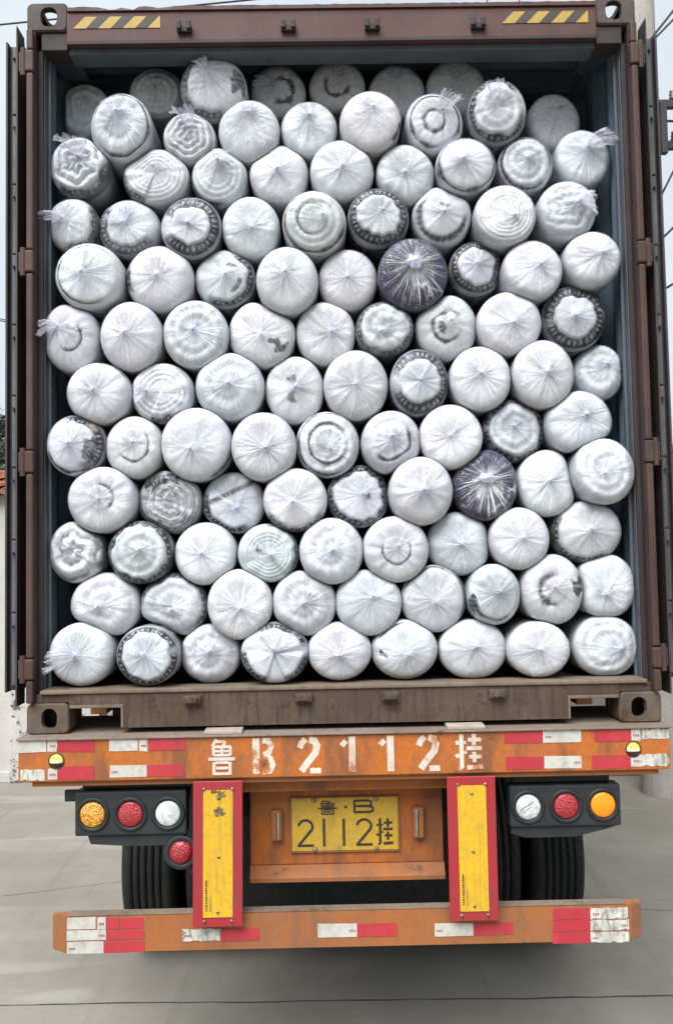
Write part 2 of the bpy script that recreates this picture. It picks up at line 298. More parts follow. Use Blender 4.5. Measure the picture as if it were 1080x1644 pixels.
def lathe(name, prof, axis_p, axis, mat, parent=None, n=48, smooth=True):
    """prof: (distance along axis, radius)"""
    ax = Vector(axis).normalized(); u = ax.orthogonal().normalized(); w = ax.cross(u); P = Vector(axis_p)
    vs, fs = [], []
    for s, r in prof:
        for k in range(n):
            a = 2*math.pi*k/n; vs.append(P + s*ax + r*(math.cos(a)*u + math.sin(a)*w))
    for i in range(len(prof)-1):
        for k in range(n): fs.append((i*n+k, i*n+(k+1) % n, (i+1)*n+(k+1) % n, (i+1)*n+k))
    o = mesh_obj(name, vs, fs, mat, parent, smooth)
    bm = bmesh.new(); bm.from_mesh(o.data); bmesh.ops.remove_doubles(bm, verts=bm.verts[:], dist=1e-6)
    bmesh.ops.recalc_face_normals(bm, faces=bm.faces[:]); bm.to_mesh(o.data); bm.free()
    return o
def strokes(name, lines, y, mat, parent, thick=0.0015):
    """flat lettering: list of (polyline [(x,z)...], width); laid on plane y, facing -Y"""
    vs, fs = [], []
    y_base = y
    for si, (ln, w) in enumerate(lines):
        y = y_base - si*0.00012
        n = len(ln); L, Rr = [], []
        for i in range(n):
            a = Vector(ln[max(i-1, 0)]); b_ = Vector(ln[min(i+1, n-1)]); p = Vector(ln[i])
            d = (b_-a).normalized(); nn = Vector((-d.y, d.x))
            if 0 < i < n-1:
                d0 = (p-a).normalized(); c_ = max(0.5, abs(Vector((-d0.y, d0.x)).dot(nn)))
            else: c_ = 1
            L.append(p + nn*w/2/c_); Rr.append(p - nn*w/2/c_)
        k0 = len(vs)
        for dy in (0, -thick):
            for i in range(n): vs.append((L[i].x, y+dy, L[i].y)); vs.append((Rr[i].x, y+dy, Rr[i].y))
        q = k0 + 2*n
        for i in range(n-1):
            fs.append((q+2*i, q+2*i+1, q+2*i+3, q+2*i+2))
            fs.append((k0+2*i, q+2*i, q+2*i+2, k0+2*i+2)); fs.append((k0+2*i+1, k0+2*i+3, q+2*i+3, q+2*i+1))
        fs.append((k0, k0+1, q+1, q)); e = 2*(n-1); fs.append((k0+e, q+e, q+e+1, k0+e+1))
    o = mesh_obj(name, vs, fs, mat, parent)
    bm = bmesh.new(); bm.from_mesh(o.data); bmesh.ops.recalc_face_normals(bm, faces=bm.faces[:]); bm.to_mesh(o.data); bm.free()
    return o
def fit(lines, x0, x1, z0, z1, w):
    return [([(x0+(x1-x0)*x, z0+(z1-z0)*z) for x, z in ln], w*k) for ln, k in lines]
def arc(cx, cz, rx, rz, a0, a1, n=8):
    return [(cx+rx*math.cos(math.radians(a0+(a1-a0)*i/n)), cz+rz*math.sin(math.radians(a0+(a1-a0)*i/n))) for i in range(n+1)]

# ------------------------------------------------------------------ ground and surroundings
def structure(o): o['kind'] = 'structure'; return o
g = mesh_obj('ground', [(-400,-400,0),(400,-400,0),(400,400,0),(-400,400,0)], [(0,1,2,3)], M['concrete']); structure(g)
random.seed(4)
def ground_joint(name, x0, y0, x1, y1, w):
    n = 60; vs, fs = [], []; wob = 0
    for i in range(n+1):
        f = i/n; wob = wob*0.8 + random.uniform(-0.006, 0.006); ww = w*random.uniform(0.5, 1.4)
        x, y = x0+(x1-x0)*f, y0+(y1-y0)*f + wob
        vs += [(x, y-ww/2, 0.004), (x, y+ww/2, 0.004)]
    for i in range(n): fs.append((2*i, 2*i+2, 2*i+3, 2*i+1))
    return structure(mesh_obj(name, vs, fs, M['crack']))
ground_joint('ground_joint', -3.2, 1.03, 3.4, 0.93, 0.007)
ground_joint('ground_joint', -9, 6.9, -1.3, 6.8, 0.012)
ground_joint('ground_crack', -2.9, 2.2, -1.15, 2.75, 0.003); ground_joint('ground_crack', 1.5, 2.05, 3.1, 1.75, 0.003)
def stain(name, cx, cy, rx, ry, seed):
    rr = random.Random(seed); n = 26; vs = [(cx, cy, 0.004)]
    for k in range(n):
        q = rr.uniform(0.55, 1.1); a = 2*math.pi*k/n; vs.append((cx+rx*q*math.cos(a), cy+ry*q*math.sin(a), 0.004))
    return structure(mesh_obj(name, vs, [(0, k+1, (k+1) % n+1) for k in range(n)], M['stain']))
m, t, b, o = new_mat('damp_stain')
lnk(t, mixc(t, rng(t, noise(t, 9, 6, 0.7), 0.4, 0.65), (0.19, 0.183, 0.168), (0.12, 0.115, 0.108)), b.inputs['Base Color']); b.inputs['Roughness'].default_value = 0.75; M['stain'] = m
stain('ground_stain', -3.12, 3.15, 0.16, 0.22, 1); stain('ground_stain', 2.28, 2.45, 0.10, 0.12, 3)

# whitewashed yard wall on the left, with a peeling pier and clay-tile coping
yw = empty('yard_wall', (-4.6, 5.5, 0), 'whitewashed yard wall with clay tile coping at left behind the truck', 'wall')
box('wall_panel', -7.5, -3.235, 5.45, 5.69, 0, 2.86, M['whitewash'], yw, 0.01)
box('pier', -3.233, -2.35, 5.37, 5.70, 0, 2.80, M['peeling'], yw, 0.012)
box('plinth', -7.5, -3.24, 5.41, 5.448, 0, 0.10, M['peeling'], yw, 0.006)
bm = bmesh.new(); add_box(bm, -0.10, 0.10, -0.11, 0.11, -0.016, 0.016)
for v in bm.verts:
    if v.co.x > 0: v.co.z -= 0.008
bmesh.ops.subdivide_edges(bm, edges=[e for e in bm.edges if abs((e.verts[0].co-e.verts[1].co).x) > 0.1], cuts=3)
for v in bm.verts: v.co.z += 0.028*math.cos(v.co.x/0.1*math.pi/2)
bmesh.ops.recalc_face_normals(bm, faces=bm.faces)
tile_me = bpy.data.meshes.new('tile'); bm.to_mesh(tile_me); bm.free(); tile_me.materials.append(M['tile'])
random.seed(9)
for r_ in range(5):
    for k in range(22):
        o = link('tile', tile_me, yw); x = -7.35 + k*0.212 + (r_ % 2)*0.07
        o.location = (x, 5.42 + r_*0.055, 2.875 + r_*0.043 + random.uniform(-0.008, 0.008))
        o.rotation_euler = (random.uniform(0.05, 0.25), random.uniform(-0.06, 0.06), random.uniform(-0.12, 0.12))
box('ridge_cap', -7.5, -2.45, 5.62, 5.80, 2.86, 3.13, M['tile'], yw, 0.02)
# grey yard wall on the right
gw = empty('rendered_wall', (5, 5.3, 0), 'plain grey rendered wall behind the right rear corner', 'wall')
box('wall_panel', 1.95, 8.5, 5.25, 5.5, 0, 3.16, M['grey_wall'], gw, 0.01)
box('plinth', 1.95, 8.5, 5.16, 5.248, 0, 0.26, M['grey_wall'], gw, 0.015)
box('coping', 1.9, 8.55, 5.2, 5.55, 3.162, 3.23, M['grey_wall'], gw, 0.01)

# concrete utility pole with brackets
pl = empty('utility_pole', (2.96, 4.55, 0), 'weathered concrete utility pole with iron brackets at right', 'pole')
bm = bmesh.new(); add_cyl(bm, (2.905, 4.55, 0), (2.975, 4.55, 9.6), 0.185, 0.125, 28); bm_obj('shaft', bm, M['pole'], pl, False)
for z, nm in ((6.78, 'clamp_band'), (5.02, 'clamp_band'), (3.9, 'clamp_band')):
    r_ = 0.185-0.00625*z+0.006; bm = bmesh.new(); add_cyl(bm, (2.905+z*0.0073, 4.55, z), (2.905+z*0.0073, 4.55, z+0.07), r_, r_, 28); bm_obj(nm, bm, M['iron'], pl)
box('cross_arm', 2.80, 3.75, 4.335, 4.395, 6.215, 6.285, M['iron'], pl, 0.004)
box('cross_arm', 2.80, 3.75, 4.335, 4.395, 5.83, 5.90, M['iron'], pl, 0.004)
box('bracket_post', 3.02, 3.075, 4.27, 4.333, 5.76, 6.235, M['iron'], pl, 0.004)
tube('stay_rod', [(2.93, 4.39, 6.07), (3.0, 4.37, 6.10), (3.35, 4.36, 6.09)], 0.012, M['iron'], pl)
for x in (3.17, 3.45):
    for z in (6.285, 5.90):
        lathe('insulator', [(0, 0), (0, .03), (.03, .035), (.035, .022), (.06, .034), (.065, .02), (.09, .03), (.1, 0)], (x, 4.365, z), (0, 0, 1), M['porcelain'], pl, 14)
def cable(pts_a, pts_b, sag, r, label, n=24, group=None):
    a, b_ = Vector(pts_a), Vector(pts_b); pts = []
    for i in range(n+1):
        f = i/n; p = a.lerp(b_, f); p.z -= sag*4*f*(1-f); pts.append(p)
    return tag(tube('overhead_cable', pts, r, M['wire'], None, 6), label, 'cable', group)
cable((-14, 8, 8.53), (9, 8, 10.60), 0.0, 0.012, 'thin black overhead cable crossing the sky above the container', group='overhead cables')
cable((-14, 9, 8.6), (-3.5, 10, 5.55), 0.2, 0.009, 'thin dark cable low in the sky at far left', group='overhead cables')
cable((-14, 9.3, 8.72), (-3.5, 10.3, 5.63), 0.2, 0.009, 'second thin cable just above the low left one', group='overhead cables')
for i, (a, b_, w) in enumerate([((2.98, 4.40, 6.87), (4.2, 5.2, 8.6), 'upper of two cables rising right from the pole clamp'),
                     ((2.99, 4.40, 6.85), (4.6, 5.0, 8.75), 'lower of two cables rising right from the pole clamp'),
                     ((3.03, 4.38, 5.40), (4.3, 4.2, 8.0), 'cable climbing steeply from the pole below the cross arms'),
                     ((3.02, 4.38, 5.00), (4.5, 4.0, 6.6), 'cable running up right from the middle pole clamp'),
                     ((3.05, 4.38, 4.55), (4.5, 4.0, 5.6), 'looped cable leaving the lowest pole clamp')]):
    cable(a, b_, 0.05, 0.011, w, group='pole cables')
cable((1.72, 6, 7.65), (1.95, 6, 9.2), 0, 0.008, 'short cable stub above the right end of the header', 8, 'overhead cables')
cable((2.12, 6.4, 7.75), (2.42, 6.4, 9.4), 0, 0.008, 'short cable stub beside the right top corner casting', 8, 'overhead cables')

# trees beyond the left wall
def tree(loc, h, rad, seed, label):
    e = empty('tree', loc, label, 'tree', 'trees beyond the left wall'); rs = np.random.default_rng(seed)
    x, y, z = loc
    pts = [(x, y, 0), (x+.05, y, h*.35), (x-.04, y+.05, h*.7), (x, y, h*.93)]
    vs, fs = [], []; n = 9
    for i, (p, r_) in enumerate(zip(pts, (.14, .11, .06, .015))):
        for k in range(n): vs.append((p[0]+r_*math.cos(2*math.pi*k/n), p[1]+r_*math.sin(2*math.pi*k/n), p[2]))
    for i in range(3):
        for k in range(n): fs.append((i*n+k, i*n+(k+1) % n, (i+1)*n+(k+1) % n, (i+1)*n+k))
    tr_ = mesh_obj('trunk', vs, fs, M['bark'], e, True)
    for k in range(9):
        a = rs.uniform(0, 6.28); z0 = h*rs.uniform(.35, .8); l = rad*rs.uniform(.5, .95)
        tube('limb', [(x, y, z0), (x+l*.5*math.cos(a), y+l*.5*math.sin(a), z0+l*.3), (x+l*math.cos(a), y+l*math.sin(a), z0+l*.5)], 0.025, M['bark'], tr_, 5)
    V, F = [], []
    for c_ in range(90):
        u = rs.uniform(.25, 1)**.5; a = rs.uniform(0, 6.28); zz = rs.uniform(.32, 1.0)
        rr_ = rad*u*(1.15-zz)**.6*1.1
        cx, cy, cz = x+rr_*math.cos(a), y+rr_*math.sin(a), h*zz
        for q in range(75):
            d = rs.normal(0, .14, 3); p = np.array((cx, cy, cz))+d*np.array((1, 1, .7))
            u1 = rs.normal(0, 1, 3); u1 /= np.linalg.norm(u1); u2 = np.cross(u1, rs.normal(0, 1, 3)); u2 /= np.linalg.norm(u2)
            l, w = rs.uniform(.05, .09), rs.uniform(.015, .03); k0 = len(V)
            V += [p-u1*l, p+u2*w, p+u1*l, p-u2*w]; F.append((k0, k0+1, k0+2, k0+3))
    mesh_obj('crown', V, F, M['leaf'], e)
tree((-6.35, 13.0, 0), 4.9, 1.15, 1, 'taller dark green tree rising just behind the tiled left wall')
tree((-7.9, 13.6, 0), 4.7, 1.2, 2, 'lower green tree left of the taller one behind wall')

# ------------------------------------------------------------------ shipping container
ZB, ZT = 1.50, 4.396
ct = empty('shipping_container', (0, 6.1, ZB), 'open maroon steel shipping container with both doors swung back, on orange trailer', 'container')
def superloop(w, h, r, n):
    """rounded rectangle loop, 4*n points"""
    out = []
    for (sx, sz, a0) in ((1, 1, 0), (-1, 1, 90), (-1, -1, 180), (1, -1, 270)):
        for i in range(n):
            a = math.radians(a0 + 90*i/(n-1)); out.append((sx*(w/2-r)+r*math.cos(a), sz*(h/2-r)+r*math.sin(a)))
    return out
def casting(sx, z0, y0, front=True):
    """ISO corner casting: hollow block with a slot in the end face and in the outer side face"""
    W_, D_, H_ = 0.162, 0.178, 0.118; n = 7
    cx = sx*(1.219-W_/2); cz = z0+H_/2; ydir = 1 if front else -1; th = 0.028
    bm = bmesh.new()
    O_ = superloop(W_, H_, 0.022, n); I_ = superloop(0.06 if z0 < 2 else 0.066, 0.079, 0.029, n)
    hx = -sx*0.006
    def ring(pts, y, ox=0): return [bm.verts.new((cx+ox+px, y, cz+pz)) for px, pz in pts]
    N = len(O_)
    o0 = ring(superloop(W_-.012, H_-.012, .02, n), y0); o1 = ring(O_, y0+ydir*.006); o2 = ring(O_, y0+ydir*D_)
    i0 = ring(I_, y0, hx); i1 = ring(I_, y0+ydir*th, hx); inn = ring(superloop(W_-.05, H_-.03, .01, n), y0+ydir*th)
    for i in range(N):
        j = (i+1) % N
        bm.faces.new((i0[i], i0[j], o0[j], o0[i])); bm.faces.new((o0[i], o0[j], o1[j], o1[i]))
        bm.faces.new((i0[i], i1[i], i1[j], i0[j])); bm.faces.new((i1[i], inn[i], inn[j], i1[j]))
        side = (i == 4*n-1) if sx > 0 else (i == 2*n-1)     # flat outer side strip and the
        lid = (i == n-1) if z0 > 2 else (i == 3*n-1)          # top (or bottom) strip each get a slot
        if not (side or lid): bm.faces.new((o1[i], o1[j], o2[j], o2[i]))
        else:
            ym = y0+ydir*(.006+D_)/2; hw = (H_-.044)/2 if side else (W_-.044)/2
            hl = superloop(0.10, 0.052, 0.024, n) if side else superloop(0.122, 0.064, 0.03, n)
            ol = []
            for (a, b__) in hl:
                k = max(abs(a)/((D_-.006)/2), abs(b__)/hw); ol.append((a/k, b__/k))
            if side:
                xs = cx+sx*W_/2; pt = lambda a, b__, d: bm.verts.new((xs-sx*d, ym+a, cz+b__))
            else:
                zs = cz+(H_/2 if z0 > 2 else -H_/2); pt = lambda a, b__, d: bm.verts.new((cx+b__, ym+a, zs-d*(1 if z0 > 2 else -1)))
            A = [pt(a, b__, 0) for a, b__ in ol]; B = [pt(a, b__, 0) for a, b__ in hl]; C = [pt(a, b__, .022) for a, b__ in hl]
            for q in range(N):
                w_ = (q+1) % N; bm.faces.new((A[q], A[w_], B[w_], B[q])); bm.faces.new((B[q], B[w_], C[w_], C[q]))
    bm.faces.new(o2)
    bmesh.ops.recalc_face_normals(bm, faces=bm.faces)
    return bm_obj('corner_casting', bm, M['casting'] if z0 > 2 else M['casting_low'], ct)
LEN = 12.19
for sx in (-1, 1):
    for z0 in (ZB, ZT-0.118):
        casting(sx, z0, 0.0)
        box('corner_casting', *sorted((sx*1.057, sx*1.219)), LEN-.178, LEN, z0, z0+.118, M['casting'], ct, 0.015)
# rear corner posts
for sx in (-1, 1):
    def X(a, b_): return sorted((sx*a, sx*b_))
    zb, zt = ZB+.118, ZT-.118
    pm = box('corner_post', *X(1.185, 1.217), 0.002, 0.15, zb, zt, M['post_dark'], ct, 0.006)
    box('post_flange', *X(1.1655, 1.185), 0.034, 0.05, zb, zt-.06, M['post_dark'], pm, 0.003)
    box('inner_jamb', *X(1.163, 1.184), 0.051, 0.148, zb+.03, zt-.058, M['inside'], pm, 0.004)
    box('inner_jamb_lip', *X(1.150, 1.1625), 0.085, 0.098, zb+.03, zt-.06, M['inside'], pm, 0.003)
    # hinge bar pieces between the hinge lugs
    hz = [(1.711, 1.79), (2.505, 2.59), (3.293, 3.38), (4.10, 4.187)]
    edges = [zb] + [v for p in hz for v in p] + [zt]
    for i in range(0, len(edges), 2):
        if edges[i+1]-edges[i] > .02:
            box('hinge_bar', *X(1.186, 1.2135), -0.026, 0.0, edges[i]+.003, edges[i+1]-.003, M['post'], ct, 0.009, 3)
    for z0, z1 in hz:
        h_ = box('hinge', *X(1.183, 1.2185), -0.030, -0.0005, z0, z1, M['post'], ct, 0.008, 3)
        box('hinge_leaf', *X(1.2187, 1.246), -0.016, -0.004, z0+.004, z1-.004, M['post'], h_, 0.004)
        bm = bmesh.new(); add_cyl(bm, (sx*1.228, -.012, z0-.012), (sx*1.228, -.012, z1+.012), .012, n=12); bm_obj('hinge_pin', bm, M['post'], h_)
    # door folded right back along the side wall: its hinge edge faces the camera
    dz0, dz1 = 1.66, 4.262
    dr = box('door', *X(1.269, 1.312), 0.075, 1.23, dz0, dz1, M['door_edge'], ct, 0.004)
    dr['label'] = 'dark steel door folded back flat along the container side'
    box('door_edge_flange', *X(1.3125, 1.321), 0.05, 1.235, dz0-.005, dz1+.004, M['door_edge'], dr, 0.002)
    prism_xz('gasket_fin', [(sx*a, z) for a, z in ((1.2625, dz0-.055), (1.2685, dz0-.055), (1.2685, dz1+.03), (1.2665, dz1+.055), (1.2625, dz1-.01))][::1 if sx > 0 else -1], 0.02, 0.11, M['hazard_black'], dr)
    n_ = 9; random.seed(20+sx)
    for k in range(n_):
        za = dz0+.02+(dz1-dz0-.03)*k/n_; zc = dz0+.02+(dz1-dz0-.03)*(k+1)/n_-.006
        box('gasket_strip', *X(1.278, 1.296+random.uniform(-.002, .003)), 0.052+random.uniform(0, .006), 0.074, za, zc, M['gasket'], dr, 0.005)
        bm = bmesh.new(); add_cyl(bm, (sx*1.287, .05, zc-.05), (sx*1.287, .04, zc-.05), .006, n=8); bm_obj('gasket_rivet', bm, M['black_steel'], dr)
    for yy in (0.42, 0.95):
        bm = bmesh.new(); add_cyl(bm, (sx*1.246, yy, dz0-.02), (sx*1.246, yy, dz1+.02), .017, n=12); bm_obj('locking_bar', bm, M['post'], dr)
# header
hd = prism_xz('header', [(-1.06, 4.222), (1.06, 4.222), (1.06, 4.352), (-1.06, 4.352)], -0.004, 0.11, M['maroon'], ct, 0.006)
box('header_end', -1.165, -1.0605, 0.012, 0.11, 4.205, 4.277, M['post_dark'], hd, 0.004)
box('header_end', 1.0605, 1.165, 0.012, 0.11, 4.205, 4.277, M['post_dark'], hd, 0.004)
box('header_lining', -1.06, 1.06, 0.03, 0.125, 4.198, 4.2215, M['inside'], hd, 0.003)
bm = bmesh.new(); random.seed(2)                        # dented top flange
xs = np.linspace(-1.055, 1.055, 90); prevs = None
for x in xs:
    dent = 0.010*math.exp(-((x+.88)/.035)**2) + 0.012*math.exp(-((x+.80)/.02)**2)+0.006*math.exp(-((x+.68)/.03)**2)+random.uniform(-.001, .001)
    zt_ = 4.368-dent; cur = [bm.verts.new(v) for v in ((x, -.012, 4.3525), (x, -.012+dent*.6, zt_), (x, .10, zt_), (x, .10, 4.3525))]
    if prevs:
        for q in range(4): bm.faces.new((prevs[q], cur[q], cur[(q+1) % 4], prevs[(q+1) % 4]))
    else: bm.faces.new(cur)
    prevs = cur
bm.faces.new(prevs[::-1]); bm_obj('top_flange', bm, M['maroon'], hd)
box('drip_lip', -1.055, 1.055, -0.010, -0.0045, 4.216, 4.232, M['post_dark'], hd, 0.002)
def stripe(x0b, x1b, x0t, x1t, mat, nm):
    zb_, zt_ = 4.283, 4.331
    pts = [(x0b, zb_), (x1b, zb_), (x1t, zt_), (x0t, zt_)] if abs(x1t-x0t) > .004 else [(x0b, zb_), (x1b, zb_), (x1t, zt_)]
    prism_xz(nm, pts, -0.0065, -0.0042, mat, hd)
for base in (-1.032, 0.680):
    for k in range(4):
        a = base+k*.0985
        if k < 3:
            stripe(a, a+.0505, a+.046, a+.0945, M['hazard_yellow'], 'yellow_stripe')
            stripe(a+.052, a+.097, a+.096, a+.143, M['hazard_black'], 'black_stripe')
        else: stripe(a, a+.0505, a+.046, a+.0505, M['hazard_yellow'], 'yellow_stripe')
for x in (-.589, -.175, .159, .582):                    # upper cam keepers
    k_ = box('cam_keeper', x-.030, x+.030, -0.022, -0.0045, 4.256, 4.284, M['keeper'], ct, 0.005)
    for q in (-1, 1): box('keeper_lug', x+q*.020-.009, x+q*.020+.009, -0.034, -.0225, 4.262, 4.297, M['keeper'], k_, 0.004)
# sill with the two notches beside the castings
pts = [(-.857, 1.521), (.866, 1.521), (.866, 1.597), (1.0565, 1.597), (1.0565, 1.652), (-1.0565, 1.652), (-1.0565, 1.597), (-.857, 1.597)]
sl = prism_xz('sill', pts, -0.002, 0.085, M['sill'], ct)
box('sill_ledge', -1.165, 1.165, -0.010, 0.12, 1.6525, 1.667, M['dust_ledge'], sl, 0.004)
box('sill_end', -1.183, -1.057, 0.004, 0.10, 1.619, 1.652, M['sill'], sl, 0.003)
box('sill_end', 1.057, 1.183, 0.004, 0.10, 1.619, 1.652, M['sill'], sl, 0.003)
for x0, x1 in ((-.857, -.847), (.856, .866)): box('notch_frame', x0, x1, -0.007, -0.0025, 1.522, 1.605, M['dust_ledge'], sl, 0.002)
for x0, x1 in ((-1.05, -.847), (.856, 1.05)): box('notch_frame', x0, x1, -0.0075, -0.003, 1.598, 1.610, M['dust_ledge'], sl, 0.002)
for x in (-.582, -.159, .172, .585):
    k_ = box('cam_keeper', x-.034, x+.034, -0.026, -0.0025, 1.606, 1.640, M['sill'], ct, 0.006)
    box('keeper_lug', x-.022, x+.022, -0.042, -.0265, 1.614, 1.634, M['sill'], k_, 0.004)
# corrugated side walls, roof, far wall, floor
def corrugated(y0, y1, pitch=0.278, depth=0.036):
    pts = []; y = y0
    while y < y1:
        for dy, d in ((0, 0), (.072, 0), (.14, 1), (.21, 1)):
            if y+dy <= y1: pts.append((y+dy, d*depth))
        y += pitch
    pts.append((y1, 0)); return pts
prof = corrugated(0.155, LEN-.16)
for sx in (-1, 1):
    n = len(prof); vs, fs, fm = [], [], []
    for off in (1.172, 1.1735):
        for (y, d) in prof: vs += [(sx*(off+d), y, 1.63), (sx*(off+d), y, 4.33)]
    for lay in range(2):
        k0 = lay*2*n
        for i in range(n-1):
            f_ = (k0+2*i, k0+2*i+1, k0+2*i+3, k0+2*i+2)
            fs.append(f_ if (lay == 0) == (sx > 0) else f_[::-1]); fm.append(lay)
    mesh_obj('side_wall', vs, fs, None, ct, False, [M['inside_fill'], M['maroon']], fm)
    box('bottom_rail', *sorted((sx*1.13, sx*1.215)), 0.18, LEN-.18, 1.53, 1.628, M['sill'], ct, 0.005)
    box('top_rail', *sorted((sx*1.15, sx*1.217)), 0.18, LEN-.18, 4.322, 4.386, M['inside_fill'], ct, 0.002)
    box('corner_post', *sorted((sx*1.08, sx*1.217)), LEN-.155, LEN-.002, ZB+.118, ZT-.118, M['post'], ct, 0.006)
vs, fs, fm = [], [], []; pr = corrugated(0.112, LEN-.02, 0.278, 0.02); n = len(pr)
for off in (4.362, 4.3635):
    for (y, d) in pr: vs += [(-1.162, y, off+d), (1.162, y, off+d)]
for lay in range(2):
    for i in range(n-1): fs.append((lay*2*n+2*i, lay*2*n+2*i+1, lay*2*n+2*i+3, lay*2*n+2*i+2)); fm.append(lay)
mesh_obj('roof', vs, fs, None, ct, False, [M['inside_fill'], M['maroon']], fm)
for sx in (-1, 1): box('roof_gusset', *sorted((sx*1.062, sx*1.17)), 0.112, 0.34, 4.262, 4.2765, M['inside'], ct, 0.003)
box('front_wall', -1.08, 1.08, LEN-.05, LEN-.01, 1.55, 4.36, M['inside_fill'], ct, 0.004)
box('floor', -1.17, 1.17, 0.122, LEN-.06, 1.629, 1.658, M['floor_wood'], ct, 0.002)
for k in range(9): box('cross_member', -1.128, 1.128, 2.2+k*1.15, 2.26+k*1.15, 1.535, 1.628, M['chassis'], ct, 0.003)

# ------------------------------------------------------------------ semi-trailer
tl = empty('semi_trailer', (0, 6, 0), 'orange flatbed semi-trailer with striped reflective tape under the container', 'trailer')
bmr = prism_xz('rear_beam', [(-1.226, 1.338), (1.22, 1.338), (1.22, 1.492), (-1.226, 1.492)], -0.068, -0.03, M['orange'], tl, 0.004)
box('beam_lower_lip', -1.18, 1.18, -0.05, 0.03, 1.316, 1.3375, M['orange_dirty'], bmr, 0.003)
box('deck_plate', -1.232, 1.228, -0.078, 0.40, 1.4925, 1.4995, M['deck'], tl, 0.002)
for x0, x1 in ((-.532, -.390), (.383, .526)): tag_ = box('deck_pad', x0, x1, -0.062, 0.02, 1.5, 1.514, M['wood'], tl, 0.003)
TAPE = {'r': 'tape_red', 'w': 'tape_white', 'm': 'tape_white', 'p': 'tape_worn'}
random.seed(31)
def tape(rec, y, parent):
    x0, x1, z0, z1, c_ = rec; j = lambda: random.uniform(-.002, .002)
    if c_ == 'p' and x1-x0 > 0.08:
        n = 10; pts = [(x0+(x1-x0)*i/n, z0+abs(random.gauss(0, .003))) for i in range(n+1)] + [(x1-(x1-x0)*i/n, z1-abs(random.gauss(0, .003))) for i in range(n+1)]
    else: pts = [(x0+j(), z0+j()), (x1+j()*.5, z0+j()), (x1+j()*.5, z1+j()), (x0+j(), z1+j())]
    o = prism_xz('reflective_tape', pts, y-.0018, y-.0002, M[TAPE[c_]], parent)
    if c_ in 'm' or (c_ == 'p' and x1-x0 > .12):
        w = min(.022, (x1-x0)*.6); mx_ = x0+.008 if random.random() < .5 and x1-x0 > .05 else x1-w-.006; mz = (z0+z1)/2-.002; h = .008
        strokes('tape_print', [([(mx_+w*q, mz-h/2), (mx_+w*q, mz+h/2)], .0030) for q in (.08, .38, .66, .94)], y-.0022, M['tape_mark'], parent, .0004)
